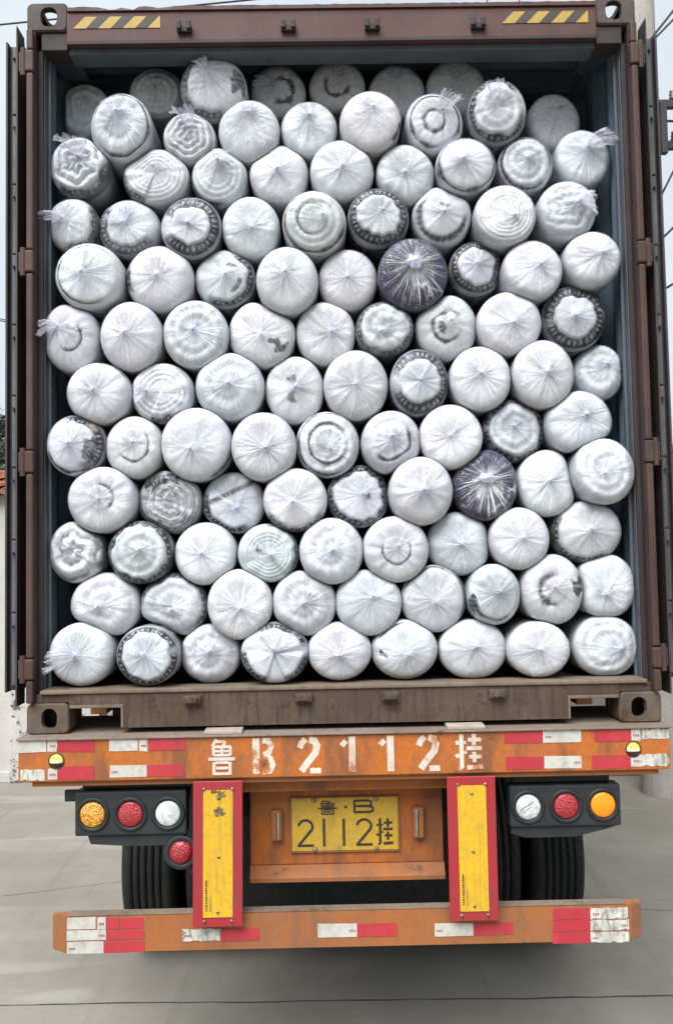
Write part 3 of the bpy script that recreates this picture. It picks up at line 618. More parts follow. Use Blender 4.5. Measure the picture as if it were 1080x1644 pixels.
ROLLS = [
 (-1.079, 4.118, 0.1144, 0.1251, 0.31, 0.8, 'g', (0.2, 0.15), [('layers', 3)], None, 'film-wrapped dim white roll set back in shadow, leftmost in top row'),
 (-0.763, 4.192, 0.1224, 0.1144, 0.31, 0.8, 'g', (0, 0.1), [('layers', 4)], None, 'film-wrapped dim white roll set back behind its neighbours, second from left in top row'),
 (-0.491, 4.095, 0.1356, 0.1356, 0.1, 0.19, 'n', (-0.25, 0.5), [('rim', 0.82, 0.9, 200, 190), ('patch', 10, 50, 0.55, 0.95)], (-0.35, 0.8, 0.06, 0.03), 'film-wrapped tilted pleated roll with dark lower rim, third from left in top row'),
 (-0.236, 4.19, 0.1198, 0.1171, 0.31, 0.8, 'g', (-0.3, 0.1), [('ring', 0.42, 0.1, 0, 250, 0.12, 0)], (-0.8, 0.4, 0.07, 0.03), 'film-wrapped shadowed roll with thick dark ring, fourth from left in top row'),
 (0.021, 4.215, 0.1224, 0.1118, 0.31, 0.8, 'g', (0, 0.2), [('ring', 0.42, 0.07, 250, 220, 0, 0)], (0.1, 1, 0.07, 0.03), 'film-wrapped shadowed roll with dark crescent, fifth from left in top row'),
 (0.281, 4.183, 0.1224, 0.1251, 0.31, 0.8, 'g', (0, 0.3), [], (0.05, 1, 0.06, 0.03), 'film-wrapped dim plain roll set back in shadow, sixth from left in top row'),
 (0.539, 4.194, 0.1304, 0.1304, 0.31, 0.8, 'g', (0, 0.3), [], (0.1, 1, 0.05, 0.03), 'film-wrapped dim plain roll set back under roof, rightmost in top row'),
 (-0.863, 3.919, 0.1241, 0.139, 0.06, 0.19, 'n', (0, 0.25), [('ring', 0.9, 0.035, 20, 300, 0, 0), ('layers', 2)], (0, 1, 0.05, 0.04), 'film-wrapped white roll with loose film halo, leftmost in eleventh row up'),
 (-0.591, 3.885, 0.108, 0.1055, 0.1, 0.19, 'g', (0.05, 0.35), [('swirl', 4, 0.55)], (-0.1, 1, 0.11, 0.045), 'film-wrapped grey swirled roll with upright film tail, second from left in eleventh row up'),
 (-0.347, 3.906, 0.1249, 0.1249, 0.08, 0.19, 'w', (-0.05, 0.35), [], (-0.1, 1, 0.05, 0.035), 'film-wrapped plain white roll with purple tuft, third from left in eleventh row up'),
 (-0.102, 3.92, 0.1155, 0.1205, 0.1, 0.19, 'w', (0, 0.25), [], (0, 1, 0.06, 0.04), 'film-wrapped plain white roll with broad tuft, fourth from left in eleventh row up'),
 (0.148, 3.923, 0.1238, 0.1238, 0.05, 0.19, 'p', (0.15, 0.2), [('patch', 330, 40, 0.92, 1.0)], None, 'film-wrapped plain warm white roll, fifth from left in eleventh row up'),
 (0.413, 3.929, 0.1202, 0.1252, 0.09, 0.19, 'g', (0.35, 0.35), [('ring', 0.36, 0.06, 0, 360, -0.02, 0), ('ring', 0.84, 0.045, 120, 320, 0, 0)], (0.4, 0.9, 0.1, 0.05), 'film-wrapped roll with two dark rings like a target, sixth from left in eleventh row up'),
 (0.668, 3.963, 0.1195, 0.132, 0.07, 0.19, 'n', (-0.1, 0.15), [('rim', 0.88, 1.0, 200, 320), ('layers', 3)], (-0.25, 1, 0.1, 0.045), 'film-wrapped dark-rimmed roll with upright film tail, seventh from left in eleventh row up'),
 (0.963, 4.039, 0.1171, 0.1331, 0.31, 0.8, 'g', (0, 0.3), [], (0.05, 1, 0.03, 0.01), 'film-wrapped dim plain roll set back, rightmost in eleventh row up'),
 (-1.036, 3.76, 0.1198, 0.1248, 0.077, 0.85, 'n', (0, 0.35), [('swirl', 3, 0.6), ('rim', 0.9, 0.9, 300, 150)], (0, 1, 0.11, 0.06), 'film-wrapped swirled roll with big film tuft, leftmost in tenth row up'),
 (-0.73, 3.725, 0.1355, 0.1179, 0.096, 0.85, 'w', (0, 0.15), [('layers', 7), ('rim', 0.96, 0.9, 210, 80)], None, 'film-wrapped white roll with many fine rings, second from left in tenth row up'),
 (-0.473, 3.725, 0.1159, 0.1209, 0.11, 0.85, 'w', (0.1, 0.3), [('layers', 5), ('ring', 0.95, 0.03, 180, 200, 0, 0)], (0.05, 1, 0.06, 0.04), 'film-wrapped white roll with fine lower rings, third from left in tenth row up'),
 (-0.228, 3.733, 0.1206, 0.1256, 0.101, 0.85, 'w', (0, 0.05), [], None, 'film-wrapped plain white roll, fourth from left in tenth row up'),
 (0.03, 3.726, 0.1293, 0.1243, 0.065, 0.85, 'w', (0, 0), [('ring', 0.98, 0.03, 40, 90, 0, 0)], None, 'film-wrapped plain white roll with bright knot, fifth from left in tenth row up'),
 (0.29, 3.719, 0.1205, 0.1255, 0.099, 0.85, 'w', (-0.15, -0.1), [], None, 'film-wrapped plain white roll, sixth from left in tenth row up'),
 (0.533, 3.736, 0.1214, 0.1164, 0.052, 0.85, 'n', (-0.1, 0.1), [('ring', 0.93, 0.04, 180, 360, 0, 0)], None, 'film-wrapped white roll with grey outline, seventh from left in tenth row up'),
 (0.787, 3.76, 0.1132, 0.1132, 0.105, 0.85, 'n', (0.05, 0.1), [('ring', 0.9, 0.05, 150, 330, 0, 0), ('layers', 3)], None, 'film-wrapped small white roll with grey outline, eighth from left in tenth row up'),
 (1.041, 3.81, 0.1179, 0.1255, 0.171, 0.85, 'g', (0.2, 0.25), [], (0.9, 0.8, 0.11, 0.055), 'film-wrapped dim roll with lavender film tail, rightmost in tenth row up'),
 (-1.07, 3.529, 0.1077, 0.1077, 0.089, 0.85, 'n', (-0.3, 0.15), [('rim', 0.84, 0.9, 330, 150)], (-1, 0.35, 0.09, 0.03), 'film-wrapped dark-edged roll with film tail pointing left, leftmost in ninth row up'),
 (-0.841, 3.515, 0.1259, 0.1183, 0.108, 0.85, 'n', (-0.1, 0.1), [('rim', 0.72, 0.9, 230, 210)], (-0.3, 0.7, 0.08, 0.07), 'film-wrapped roll with dark lower rim and broad tuft, second from left in ninth row up'),
 (-0.583, 3.497, 0.1216, 0.1266, 0.058, 0.85, 'n', (0, 0.05), [('rim', 0.66, 1.0, 0, 330)], None, 'film-wrapped roll with dark ribbed rim and pale core, third from left in ninth row up'),
 (-0.345, 3.5, 0.1172, 0.1247, 0.075, 0.85, 'w', (0, 0), [], None, 'film-wrapped plain white roll, fourth from left in ninth row up'),
 (-0.085, 3.499, 0.1283, 0.1258, 0.038, 0.85, 'w', (0.1, 0.05), [('ring', 0.47, 0.025, 150, 230, -0.05, 0.05), ('ring', 0.92, 0.035, 240, 240, 0, 0), ('layers', 4)], None, 'film-wrapped white roll with thin dark rings, fifth from left in ninth row up'),
 (0.174, 3.529, 0.1245, 0.1196, 0.071, 0.85, 'n', (0.12, 0.2), [('rim', 0.72, 1.0, 0, 360)], None, 'film-wrapped pale-cored roll with dark ribbed rim, sixth from left in ninth row up'),
 (0.434, 3.542, 0.1203, 0.1278, 0.093, 0.85, 'n', (0, 0), [('ring', 0.78, 0.1, 240, 230, 0, 0), ('patch', 70, 60, 0.25, 0.4)], None, 'film-wrapped roll with grey ring and bright knot, seventh from left in ninth row up'),
 (0.68, 3.518, 0.1231, 0.1256, 0.031, 0.85, 'w', (0.2, -0.1), [('layers', 8)], None, 'film-wrapped white roll with fine concentric layers, eighth from left in ninth row up'),
 (0.935, 3.54, 0.119, 0.1215, 0.056, 0.85, 'n', (0.3, 0.1), [('swirl', 3, 0.35)], (1, 0.1, 0.09, 0.05), 'film-wrapped ruffled roll with film tail pointing right, rightmost in ninth row up'),
 (-0.984, 3.294, 0.1354, 0.133, 0.031, 0.85, 'w', (-0.05, 0.0), [('ring', 0.87, 0.025, 170, 260, 0, 0)], None, 'film-wrapped white roll with thin dark circle near edge, leftmost in eighth row up'),
 (-0.713, 3.292, 0.1369, 0.1344, 0.069, 0.85, 'p', (0, 0.0), [('patch', 185, 50, 0.82, 0.99)], None, 'film-wrapped warm white roll with dark left mark, second from left in eighth row up'),
 (-0.453, 3.297, 0.123, 0.1204, 0.097, 0.85, 'n', (0, 0.1), [('rim', 0.8, 1.0, 330, 200), ('patch', 330, 60, 0.45, 0.6), ('patch', 60, 40, 0.4, 0.55)], None, 'film-wrapped roll with dark ribbed right edge, third from left in eighth row up'),
 (-0.199, 3.267, 0.1231, 0.133, 0.032, 0.85, 'w', (-0.15, 0.15), [], None, 'film-wrapped plain white roll, fourth from left in eighth row up'),
 (0.046, 3.285, 0.1205, 0.1281, 0.1, 0.85, 'p', (0, 0.1), [], None, 'film-wrapped plain pinkish white roll, fifth from left in eighth row up'),
 (0.305, 3.284, 0.1378, 0.1428, 0.03, 0.85, 'v', (0.05, 0.15), [], None, 'film-wrapped dark purple roll with white knot, sixth from left in eighth row up'),
 (0.574, 3.331, 0.111, 0.111, 0.116, 0.85, 'n', (0, 0.05), [('rim', 0.74, 1.0, 0, 360)], None, 'film-wrapped small pale-cored roll with dark rim, seventh from left in eighth row up'),
 (0.787, 3.295, 0.121, 0.1234, 0.04, 0.85, 'w', (0.1, 0.05), [], None, 'film-wrapped plain white roll, eighth from left in eighth row up'),
 (1.031, 3.338, 0.1164, 0.1139, 0.05, 0.85, 'w', (0.1, 0.05), [], None, 'film-wrapped plain white roll against right wall, rightmost in eighth row up'),
 (-1.067, 3.056, 0.114, 0.1388, 0.055, 0.85, 'p', (-0.4, 0.2), [('ring', 0.42, 0.035, 330, 170, 0, 0)], (-1, 0.1, 0.08, 0.03), 'film-wrapped roll with dark arc and tail pointing left, leftmost in seventh row up'),
 (-0.822, 3.052, 0.1233, 0.1381, 0.036, 0.85, 'p', (-0.2, 0.1), [], None, 'film-wrapped plain white roll, second from left in seventh row up'),
 (-0.568, 3.058, 0.1311, 0.136, 0.046, 0.85, 'n', (0, 0.1), [('layers', 3)], None, 'film-wrapped greyish white roll, third from left in seventh row up'),
 (-0.306, 3.064, 0.135, 0.14, 0.084, 0.85, 'p', (0, 0), [('patch', 322, 26, 0.31, 0.85)], None, 'film-wrapped white roll with dark slit at lower right, fourth from left in seventh row up'),
 (-0.048, 3.065, 0.1204, 0.1304, 0.095, 0.85, 'p', (0.1, 0.1), [], None, 'film-wrapped plain pinkish white roll, fifth from left in seventh row up'),
 (0.19, 3.073, 0.1171, 0.1121, 0.072, 0.85, 'e', (-0.2, -0.25), [('rim', 0.9, 0.9, 60, 360), ('swirl', 2, 0.3)], None, 'film-wrapped greenish crinkled roll with dark edge, sixth from left in seventh row up'),
 (0.441, 3.08, 0.1253, 0.1353, 0.092, 0.85, 'w', (0.1, 0.1), [('ring', 0.46, 0.05, 180, 280, 0, 0), ('patch', 200, 120, 0.08, 0.28)], None, 'film-wrapped white roll with bold dark circle, seventh from left in seventh row up'),
 (0.689, 3.082, 0.1287, 0.1287, 0.05, 0.85, 'p', (0, 0), [], None, 'film-wrapped plain pinkish white roll, eighth from left in seventh row up'),
 (0.962, 3.113, 0.1306, 0.1331, 0.101, 0.85, 'n', (-0.05, 0.0), [('rim', 0.68, 1.0, 0, 360)], None, 'film-wrapped roll with wide dark ribbed rim, rightmost in seventh row up'),
 (-0.95, 2.823, 0.1257, 0.1233, 0.035, 0.85, 'w', (0, 0.05), [('ring', 0.97, 0.02, 60, 60, 0, 0)], None, 'film-wrapped plain white roll, leftmost in sixth row up'),
 (-0.706, 2.828, 0.127, 0.122, 0.071, 0.85, 'w', (-0.45, 0.0), [('layers', 6), ('rim', 0.93, 0.9, 280, 70)], (-0.9, 0.1, 0.04, 0.05), 'film-wrapped layered roll with film gathered at left, second from left in sixth row up'),
 (-0.435, 2.847, 0.1366, 0.1366, 0.062, 0.85, 'w', (0.1, 0.0), [('layers', 2)], None, 'film-wrapped large plain white roll, third from left in sixth row up'),
 (-0.178, 2.836, 0.1178, 0.1378, 0.092, 0.85, 'w', (0, 0), [('patch', 100, 45, 0.12, 0.42), ('patch', 250, 50, 0.05, 0.4)], None, 'film-wrapped white roll with dark slit at centre, fourth from left in sixth row up'),
 (0.069, 2.845, 0.1294, 0.1393, 0.067, 0.85, 'p', (0, -0.1), [], None, 'film-wrapped plain white roll with pleated knot, fifth from left in sixth row up'),
 (0.323, 2.85, 0.1168, 0.1366, 0.062, 0.85, 'n', (0.0, 0.05), [('rim', 0.7, 1.0, 0, 340)], None, 'film-wrapped pale-cored roll with dark ribbed rim, sixth from left in sixth row up'),
 (0.567, 2.861, 0.1237, 0.1311, 0.047, 0.85, 'w', (0, 0.05), [], None, 'film-wrapped plain white roll, seventh from left in sixth row up'),
 (0.814, 2.871, 0.1228, 0.1351, 0.022, 0.85, 'p', (0, 0), [], None, 'film-wrapped plain pinkish white roll, eighth from left in sixth row up'),
 (1.075, 2.9, 0.1019, 0.1172, 0.151, 0.85, 'g', (0.15, 0.15), [('layers', 2)], None, 'film-wrapped small dim roll set back by right wall, rightmost in sixth row up'),
 (-1.039, 2.618, 0.1159, 0.1233, 0.035, 0.85, 'n', (-0.05, 0.1), [('rim', 0.74, 1.0, 20, 190), ('patch', 345, 80, 0.35, 0.7), ('ring', 0.9, 0.04, 270, 150, 0, 0), ('brown', 52, 26, 0.8, 0.98)], None, 'film-wrapped patchy dark-rimmed roll with brown stain, leftmost in fifth row up'),
 (-0.814, 2.608, 0.114, 0.1264, 0.053, 0.85, 'p', (0, 0.05), [('ring', 0.53, 0.03, 315, 190, 0.0, 0.05)], None, 'film-wrapped smooth roll with round inner plug, second from left in fifth row up'),
 (-0.568, 2.614, 0.1405, 0.1454, 0.035, 0.85, 'w', (-0.05, -0.1), [('ring', 0.99, 0.03, 320, 60, 0, 0)], None, 'film-wrapped large white roll with pleated centre, third from left in fifth row up'),
 (-0.299, 2.597, 0.1273, 0.1346, 0.01, 0.85, 'w', (0, 0.0), [], None, 'film-wrapped plain white roll, fourth from left in fifth row up'),
 (-0.048, 2.61, 0.127, 0.132, 0.071, 0.85, 'w', (0.1, 0.0), [('ring', 0.6, 0.05, 180, 300, 0, 0), ('ring', 0.93, 0.03, 180, 240, 0, 0), ('layers', 4)], None, 'film-wrapped lavender-cored roll with grey rings, fifth from left in fifth row up'),
 (0.204, 2.611, 0.119, 0.1264, 0.055, 0.85, 'n', (0, 0.1), [('ring', 0.62, 0.05, 310, 180, 0, 0), ('swirl', 2, 0.25)], None, 'film-wrapped crinkled roll with grey arc, sixth from left in fifth row up'),
 (0.441, 2.627, 0.1256, 0.1306, 0.033, 0.85, 'p', (0, 0), [], None, 'film-wrapped plain white roll, seventh from left in fifth row up'),
 (0.707, 2.659, 0.126, 0.131, 0.111, 0.85, 'e', (0, 0.05), [('rim', 0.85, 1.0, 0, 360), ('layers', 3)], None, 'film-wrapped greenish white roll with dark edge, eighth from left in fifth row up'),
 (0.955, 2.677, 0.1339, 0.129, 0.056, 0.85, 'n', (0.2, 0.25), [], None, 'film-wrapped smooth white roll, rightmost in fifth row up'),
 (-0.939, 2.4, 0.1355, 0.1306, 0.034, 0.85, 'w', (0, 0), [('ring', 0.38, 0.035, 20, 150, 0.0, 0.05)], None, 'film-wrapped white roll with dark arc beside knot, leftmost in fourth row up'),
 (-0.683, 2.389, 0.1276, 0.1301, 0.086, 0.85, 'd', (-0.05, 0.05), [('layers', 9), ('swirl', 4, 0.4), ('patch', 120, 50, 0.6, 0.95), ('patch', 75, 30, 0.7, 0.95), ('rim', 0.9, 0.6, 260, 160)], None, 'film-wrapped grey many-layered roll with dark patches, second from left in fourth row up'),
 (-0.43, 2.383, 0.1257, 0.1257, 0.103, 0.85, 'n', (0.1, -0.1), [('band', 25, 0.32, 0.09), ('rim', 0.88, 1.0, 230, 150)], None, 'film-wrapped roll crossed by a dark diagonal strip, third from left in fourth row up'),
 (-0.18, 2.386, 0.1253, 0.1253, 0.024, 0.85, 'p', (0, -0.05), [('rim', 0.95, 1.0, 270, 130)], None, 'film-wrapped angular white roll with thin dark lower edge, fourth from left in fourth row up'),
 (0.072, 2.403, 0.126, 0.1286, 0.113, 0.85, 'n', (0.1, 0), [('rim', 0.82, 1.0, 0, 360), ('patch', 350, 35, 0.25, 0.4)], None, 'film-wrapped angular roll with dark ribbed edge, fifth from left in fourth row up'),
 (0.314, 2.41, 0.1245, 0.1343, 0.002, 0.85, 'p', (0, 0), [], None, 'film-wrapped plain white roll, sixth from left in fourth row up'),
 (0.574, 2.435, 0.129, 0.1438, 0.056, 0.85, 'v', (-0.05, 0.1), [], None, 'film-wrapped dark purple roll with white knot, seventh from left in fourth row up'),
 (0.829, 2.439, 0.1221, 0.1346, 0.073, 0.85, 'w', (-0.05, 0.05), [], None, 'film-wrapped plain white roll, eighth from left in fourth row up'),
 (1.039, 2.477, 0.1224, 0.1322, 0.011, 0.85, 'w', (-0.1, -0.1), [('layers', 3)], None, 'film-wrapped white roll with layered lower edge, rightmost in fourth row up'),
 (-1.051, 2.198, 0.1148, 0.1248, 0.079, 0.85, 'p', (-0.2, 0.1), [('swirl', 2, 0.7), ('rim', 0.95, 0.8, 20, 120)], None, 'film-wrapped swirled roll with dark folds, leftmost in third row up'),
 (-0.793, 2.191, 0.129, 0.124, 0.057, 0.85, 'e', (0, 0.05), [('rim', 0.91, 1.0, 0, 360), ('layers', 3)], None, 'film-wrapped greenish white roll with dark outline, second from left in third row up'),
 (-0.539, 2.181, 0.1243, 0.1243, 0.063, 0.85, 'w', (0, -0.05), [], None, 'film-wrapped plain white roll, third from left in third row up'),
 (-0.29, 2.179, 0.121, 0.1161, 0.041, 0.85, 'e', (0.1, -0.05), [('layers', 8), ('patch', 160, 25, 0.2, 0.4), ('rim', 0.97, 0.9, 20, 150)], None, 'film-wrapped greenish roll with fine rings, fourth from left in third row up'),
 (-0.041, 2.182, 0.125, 0.1299, 0.014, 0.85, 'w', (0, 0.0), [('layers', 2)], None, 'film-wrapped plain white roll, fifth from left in third row up'),
 (0.212, 2.184, 0.1302, 0.1302, 0.024, 0.85, 'p', (0.05, 0.1), [('ring', 0.42, 0.025, 270, 240, 0, -0.03)], None, 'film-wrapped white roll with thin dark arc under knot, sixth from left in third row up'),
 (0.471, 2.203, 0.1303, 0.1278, 0.092, 0.85, 'w', (0, -0.05), [], None, 'film-wrapped plain white roll, seventh from left in third row up'),
 (0.703, 2.218, 0.1187, 0.1236, 0.045, 0.85, 'p', (0.05, 0.05), [], None, 'film-wrapped plain white roll, eighth from left in third row up'),
 (0.982, 2.241, 0.1401, 0.1251, 0.087, 0.85, 'w', (0.05, 0), [('rim', 0.92, 1.0, 230, 170)], None, 'film-wrapped fuzzy white roll with dark lower-left edge, rightmost in third row up'),
 (-0.94, 1.983, 0.1373, 0.1299, 0.08, 0.85, 'w', (-0.1, 0.0), [('layers', 2)], None, 'film-wrapped plain white roll, leftmost in second row up'),
 (-0.672, 1.977, 0.1353, 0.1303, 0.091, 0.85, 'w', (0, -0.1), [('rim', 0.94, 0.9, 60, 250), ('layers', 2)], None, 'film-wrapped angular white roll with dark outline, second from left in second row up'),
 (-0.402, 1.98, 0.1278, 0.1377, 0.026, 0.85, 'p', (0, -0.1), [], None, 'film-wrapped plain white roll, third from left in second row up'),
 (-0.15, 1.98, 0.1258, 0.1307, 0.037, 0.85, 'w', (0, 0.0), [('layers', 2)], None, 'film-wrapped plain white roll, fourth from left in second row up'),
 (0.101, 1.978, 0.1308, 0.1308, 0.039, 0.85, 'w', (0.05, 0.1), [], None, 'film-wrapped plain white roll, fifth from left in second row up'),
 (0.36, 1.986, 0.1294, 0.1344, 0.068, 0.85, 'w', (0, 0), [('ring', 0.95, 0.025, 60, 200, 0, 0)], None, 'film-wrapped white roll with faint grey outline, sixth from left in second row up'),
 (0.596, 1.998, 0.1064, 0.1212, 0.048, 0.85, 'e', (0.05, 0.1), [('patch', 200, 40, 0.7, 0.98), ('ring', 0.82, 0.04, 250, 110, 0, 0)], None, 'film-wrapped lopsided roll with dark left fold, seventh from left in second row up'),
 (0.828, 2.013, 0.124, 0.1414, 0.056, 0.85, 'p', (0.0, 0.0), [('ring', 0.42, 0.09, 180, 210, 0, 0), ('patch', 8, 40, 0.6, 1.0)], None, 'film-wrapped tall roll with dark crescent and right mark, eighth from left in second row up'),
 (1.05, 2.025, 0.1224, 0.1299, 0.08, 0.85, 'w', (-0.1, -0.1), [], None, 'film-wrapped plain white roll, rightmost in second row up'),
 (-1.025, 1.795, 0.1289, 0.1239, 0.054, 0.85, 'w', (-0.1, 0.0), [], (-1, 0.2, 0.1, 0.05), 'film-wrapped white roll with film tail pointing left, leftmost in bottom row'),
 (-0.761, 1.789, 0.1253, 0.1155, 0.023, 0.85, 'n', (0, 0.05), [('rim', 0.8, 1.0, 0, 360)], None, 'film-wrapped squarish roll with dark patchy rim, second from left in bottom row'),
 (-0.527, 1.784, 0.1202, 0.1177, 0.091, 0.85, 'w', (0.1, 0.0), [('patch', 240, 22, 0.9, 1.0), ('layers', 2)], None, 'film-wrapped white roll with dark chip at bottom, third from left in bottom row'),
 (-0.268, 1.791, 0.1328, 0.118, 0.027, 0.85, 'n', (0, 0.05), [('rim', 0.84, 1.0, 215, 80), ('rim', 0.86, 1.0, 325, 70), ('rim', 0.88, 1.0, 70, 120)], None, 'film-wrapped angular roll with dark corners, fourth from left in bottom row'),
 (-0.016, 1.789, 0.1261, 0.1138, 0.046, 0.85, 'p', (0, -0.1), [], None, 'film-wrapped plain white roll, fifth from left in bottom row'),
 (0.239, 1.789, 0.1318, 0.1169, 0.066, 0.85, 'w', (0.15, -0.1), [('patch', 190, 14, 0.55, 0.75), ('ring', 0.9, 0.02, 120, 70, 0, 0)], None, 'film-wrapped white roll with dark drop mark, sixth from left in bottom row'),
 (0.513, 1.783, 0.1373, 0.1173, 0.079, 0.85, 'w', (0, 0), [], None, 'film-wrapped broad plain white roll, seventh from left in bottom row'),
 (0.764, 1.781, 0.1236, 0.1088, 0.045, 0.85, 'p', (0, 0.0), [], None, 'film-wrapped plain white roll, eighth from left in bottom row'),
 (1.041, 1.785, 0.1323, 0.1223, 0.079, 0.85, 'w', (0.45, 0.0), [('layers', 3)], None, 'film-wrapped white roll with knot off to right, rightmost in bottom row'),
]
BEAM_TAPES = [(-1.224, -1.12, 1.449, 1.497, 'w'), (-1.115, -1.08, 1.45, 1.496, 'm'), (-1.08, -0.941, 1.448, 1.496, 'r'), (-1.217, -1.127, 1.343, 1.387, 'p'), (-1.115, -1.08, 1.346, 1.388, 'm'), (-1.08, -0.941, 1.345, 1.393, 'r'), (-0.885, -0.78, 1.447, 1.491, 'w'), (-0.773, -0.743, 1.445, 1.489, 'm'), (-0.74, -0.601, 1.446, 1.494, 'r'), (-0.885, -0.746, 1.352, 1.393, 'm'), (-0.746, -0.606, 1.349, 1.395, 'r'), (0.595, 0.741, 1.446, 1.49, 'r'), (0.741, 0.884, 1.446, 1.492, 'm'), (0.934, 1.044, 1.447, 1.489, 'r'), (1.044, 1.073, 1.446, 1.49, 'r'), (1.073, 1.108, 1.447, 1.491, 'm'), (1.113, 1.216, 1.45, 1.492, 'p'), (0.6, 0.743, 1.349, 1.396, 'r'), (0.743, 0.883, 1.349, 1.395, 'm'), (0.923, 1.069, 1.347, 1.394, 'r'), (1.069, 1.107, 1.35, 1.396, 'm'), (1.107, 1.213, 1.349, 1.397, 'p')]
BUMPER_TAPES = [(-1.047, -0.941, 0.795, 0.838, 'w'), (-0.934, -0.904, 0.795, 0.836, 'm'), (-0.902, -0.853, 0.794, 0.835, 'r'), (-0.849, -0.765, 0.793, 0.833, 'r'), (-1.047, -0.902, 0.754, 0.792, 'm'), (-0.902, -0.761, 0.755, 0.791, 'r'), (-1.047, -0.911, 0.706, 0.749, 'm'), (-0.909, -0.761, 0.708, 0.748, 'r'), (-0.62, -0.479, 0.74, 0.789, 'p'), (-0.479, -0.336, 0.741, 0.786, 'r'), (-0.118, 0.028, 0.747, 0.794, 'm'), (0.029, 0.177, 0.746, 0.791, 'r'), (0.316, 0.463, 0.739, 0.787, 'm'), (0.463, 0.61, 0.741, 0.786, 'r'), (0.76, 0.842, 0.792, 0.833, 'r'), (0.842, 0.9, 0.79, 0.831, 'r'), (0.9, 1.04, 0.788, 0.833, 'p'), (0.757, 0.899, 0.748, 0.789, 'r'), (0.899, 1.043, 0.747, 0.788, 'p'), (0.755, 0.897, 0.705, 0.746, 'r'), (0.897, 1.042, 0.702, 0.745, 'p')]

for r_ in BEAM_TAPES: tape(r_, -0.068, bmr)
# painted registration on the beam
G2 = [([(.07, .70), (.16, .84), (.34, .95)], 1.1), ([(.50, .93), (.72, .90), (.84, .75), (.76, .55), (.40, .28), (.14, .05)], 1.25), ([(.52, .06), (1, .06)], 1)]
G1 = [([(.02, .74), (.34, .88)], 1.0), ([(.75, 0), (.75, 1)], 1.25)]
GB = [([(.12, 0), (.12, 1)], 1.3), ([(.42, .93), (.70, .92), (.84, .78), (.74, .60), (.48, .53)], 1.0), ([(.48, .49), (.78, .44), (.92, .25), (.78, .08), (.42, .05)], 1.0)]
LU = [([(.30, 1), (.14, .80)], .55), ([(.30, .93), (.62, .93)], .5), ([(.62, .93), (.55, .80)], .5), ([(.16, .78), (.84, .78)], .5), ([(.18, .78), (.18, .54)], .5),
      ([(.82, .78), (.82, .54)], .5), ([(.50, .76), (.50, .56)], .5), ([(.22, .66), (.46, .66)], .42), ([(.54, .66), (.78, .66)], .42), ([(.20, .55), (.80, .55)], .45), ([(0, .44), (1, .44)], .6),
      ([(.20, .36), (.20, 0)], .6), ([(.80, .36), (.80, 0)], .6), ([(.26, .34), (.74, .34)], .5), ([(.28, .19), (.72, .19)], .5), ([(.24, .03), (.76, .03)], .5)]
GUA = [([(.22, 1), (.22, .06), (.08, .02)], .8), ([(.0, .76), (.12, .76)], .75), ([(.30, .76), (.40, .76)], .6), ([(.0, .36), (.12, .42)], .75), ([(.32, .47), (.42, .50)], .5),
       ([(.46, .84), (.62, .84)], .7), ([(.78, .84), (.98, .84)], .7), ([(.70, 1), (.70, .68)], .75), ([(.40, .60), (1, .60)], .75), ([(.50, .36), (.62, .36)], .7), ([(.78, .36), (.98, .36)], .7),
       ([(.70, .50), (.70, .20)], .75), ([(.42, .06), (1.02, .08)], .8)]
for gl_, x0, x1 in ((LU, -.519, -.411), (GB, -.351, -.264), (G2, -.184, -.091), (G1, -.022, .040), (G1, .123, .184), (G2, .263, .355), (GUA, .408, .514)):
    strokes('painted_character', fit(gl_, x0+.004, x1-.004, 1.352, 1.484, .0205), -0.0682, M['stencil'], bmr, .0008)
# round marker lamps near the beam ends
for x in (-1.083, 1.080):
    q = lathe('marker_lamp', [(0, .030), (-.003, .030), (-.003, .0262), (.0, .0262)], (x, -.0685, 1.415), (0, 1, 0), M['ball_dark'], bmr, 28)
    for nm, a0, a1, mt in (('lens_yellow', 8, 90, 'ball_yellow'), ('lens_band', -14, 7.9, 'ball_white'), ('lens_base', -90, -14.1, 'ball_dark')):
        vs, fs = [], []; n = 20; k = 7
        for i in range(k+1):
            el = math.radians(a0+(a1-a0)*i/k)
            for j_ in range(n+1):
                az = math.pi*j_/n; vs.append((x-.0258*math.cos(el)*math.cos(az), -.0688-.012*math.cos(el)*math.sin(az), 1.415+.0258*math.sin(el)))
        for i in range(k):
            for j_ in range(n): fs.append((i*(n+1)+j_, i*(n+1)+j_+1, (i+1)*(n+1)+j_+1, (i+1)*(n+1)+j_))
        mesh_obj(nm, vs, fs, M[mt], bmr, True)
# bumper bar with bent-back ends
bm = bmesh.new(); plan = [(-1.113, -.010), (-1.108, -.036), (-1.052, -.06), (1.048, -.06), (1.098, -.037), (1.103, -.010), (1.03, -.008), (-1.03, -.008)]
lo = [bm.verts.new((x, y, .706+(.008 if abs(x) > 1.06 else 0))) for x, y in plan]; hi = [bm.verts.new((x, y, .841)) for x, y in plan]
bm.faces.new(lo[::-1]); bm.faces.new(hi)
for i in range(len(plan)):
    j_ = (i+1) % len(plan); bm.faces.new((lo[i], lo[j_], hi[j_], hi[i]))
bmesh.ops.bevel(bm, geom=[e for e in bm.edges], offset=.004, segments=2, affect='EDGES'); bp = bm_obj('bumper', bm, M['orange_dirty'], tl)
box('bumper_top_plate', -1.04, 1.035, -0.058, -0.010, .8415, .8445, M['dust_ledge'], bp, 0.001)
for r_ in BUMPER_TAPES: tape(r_, -0.06, bp)
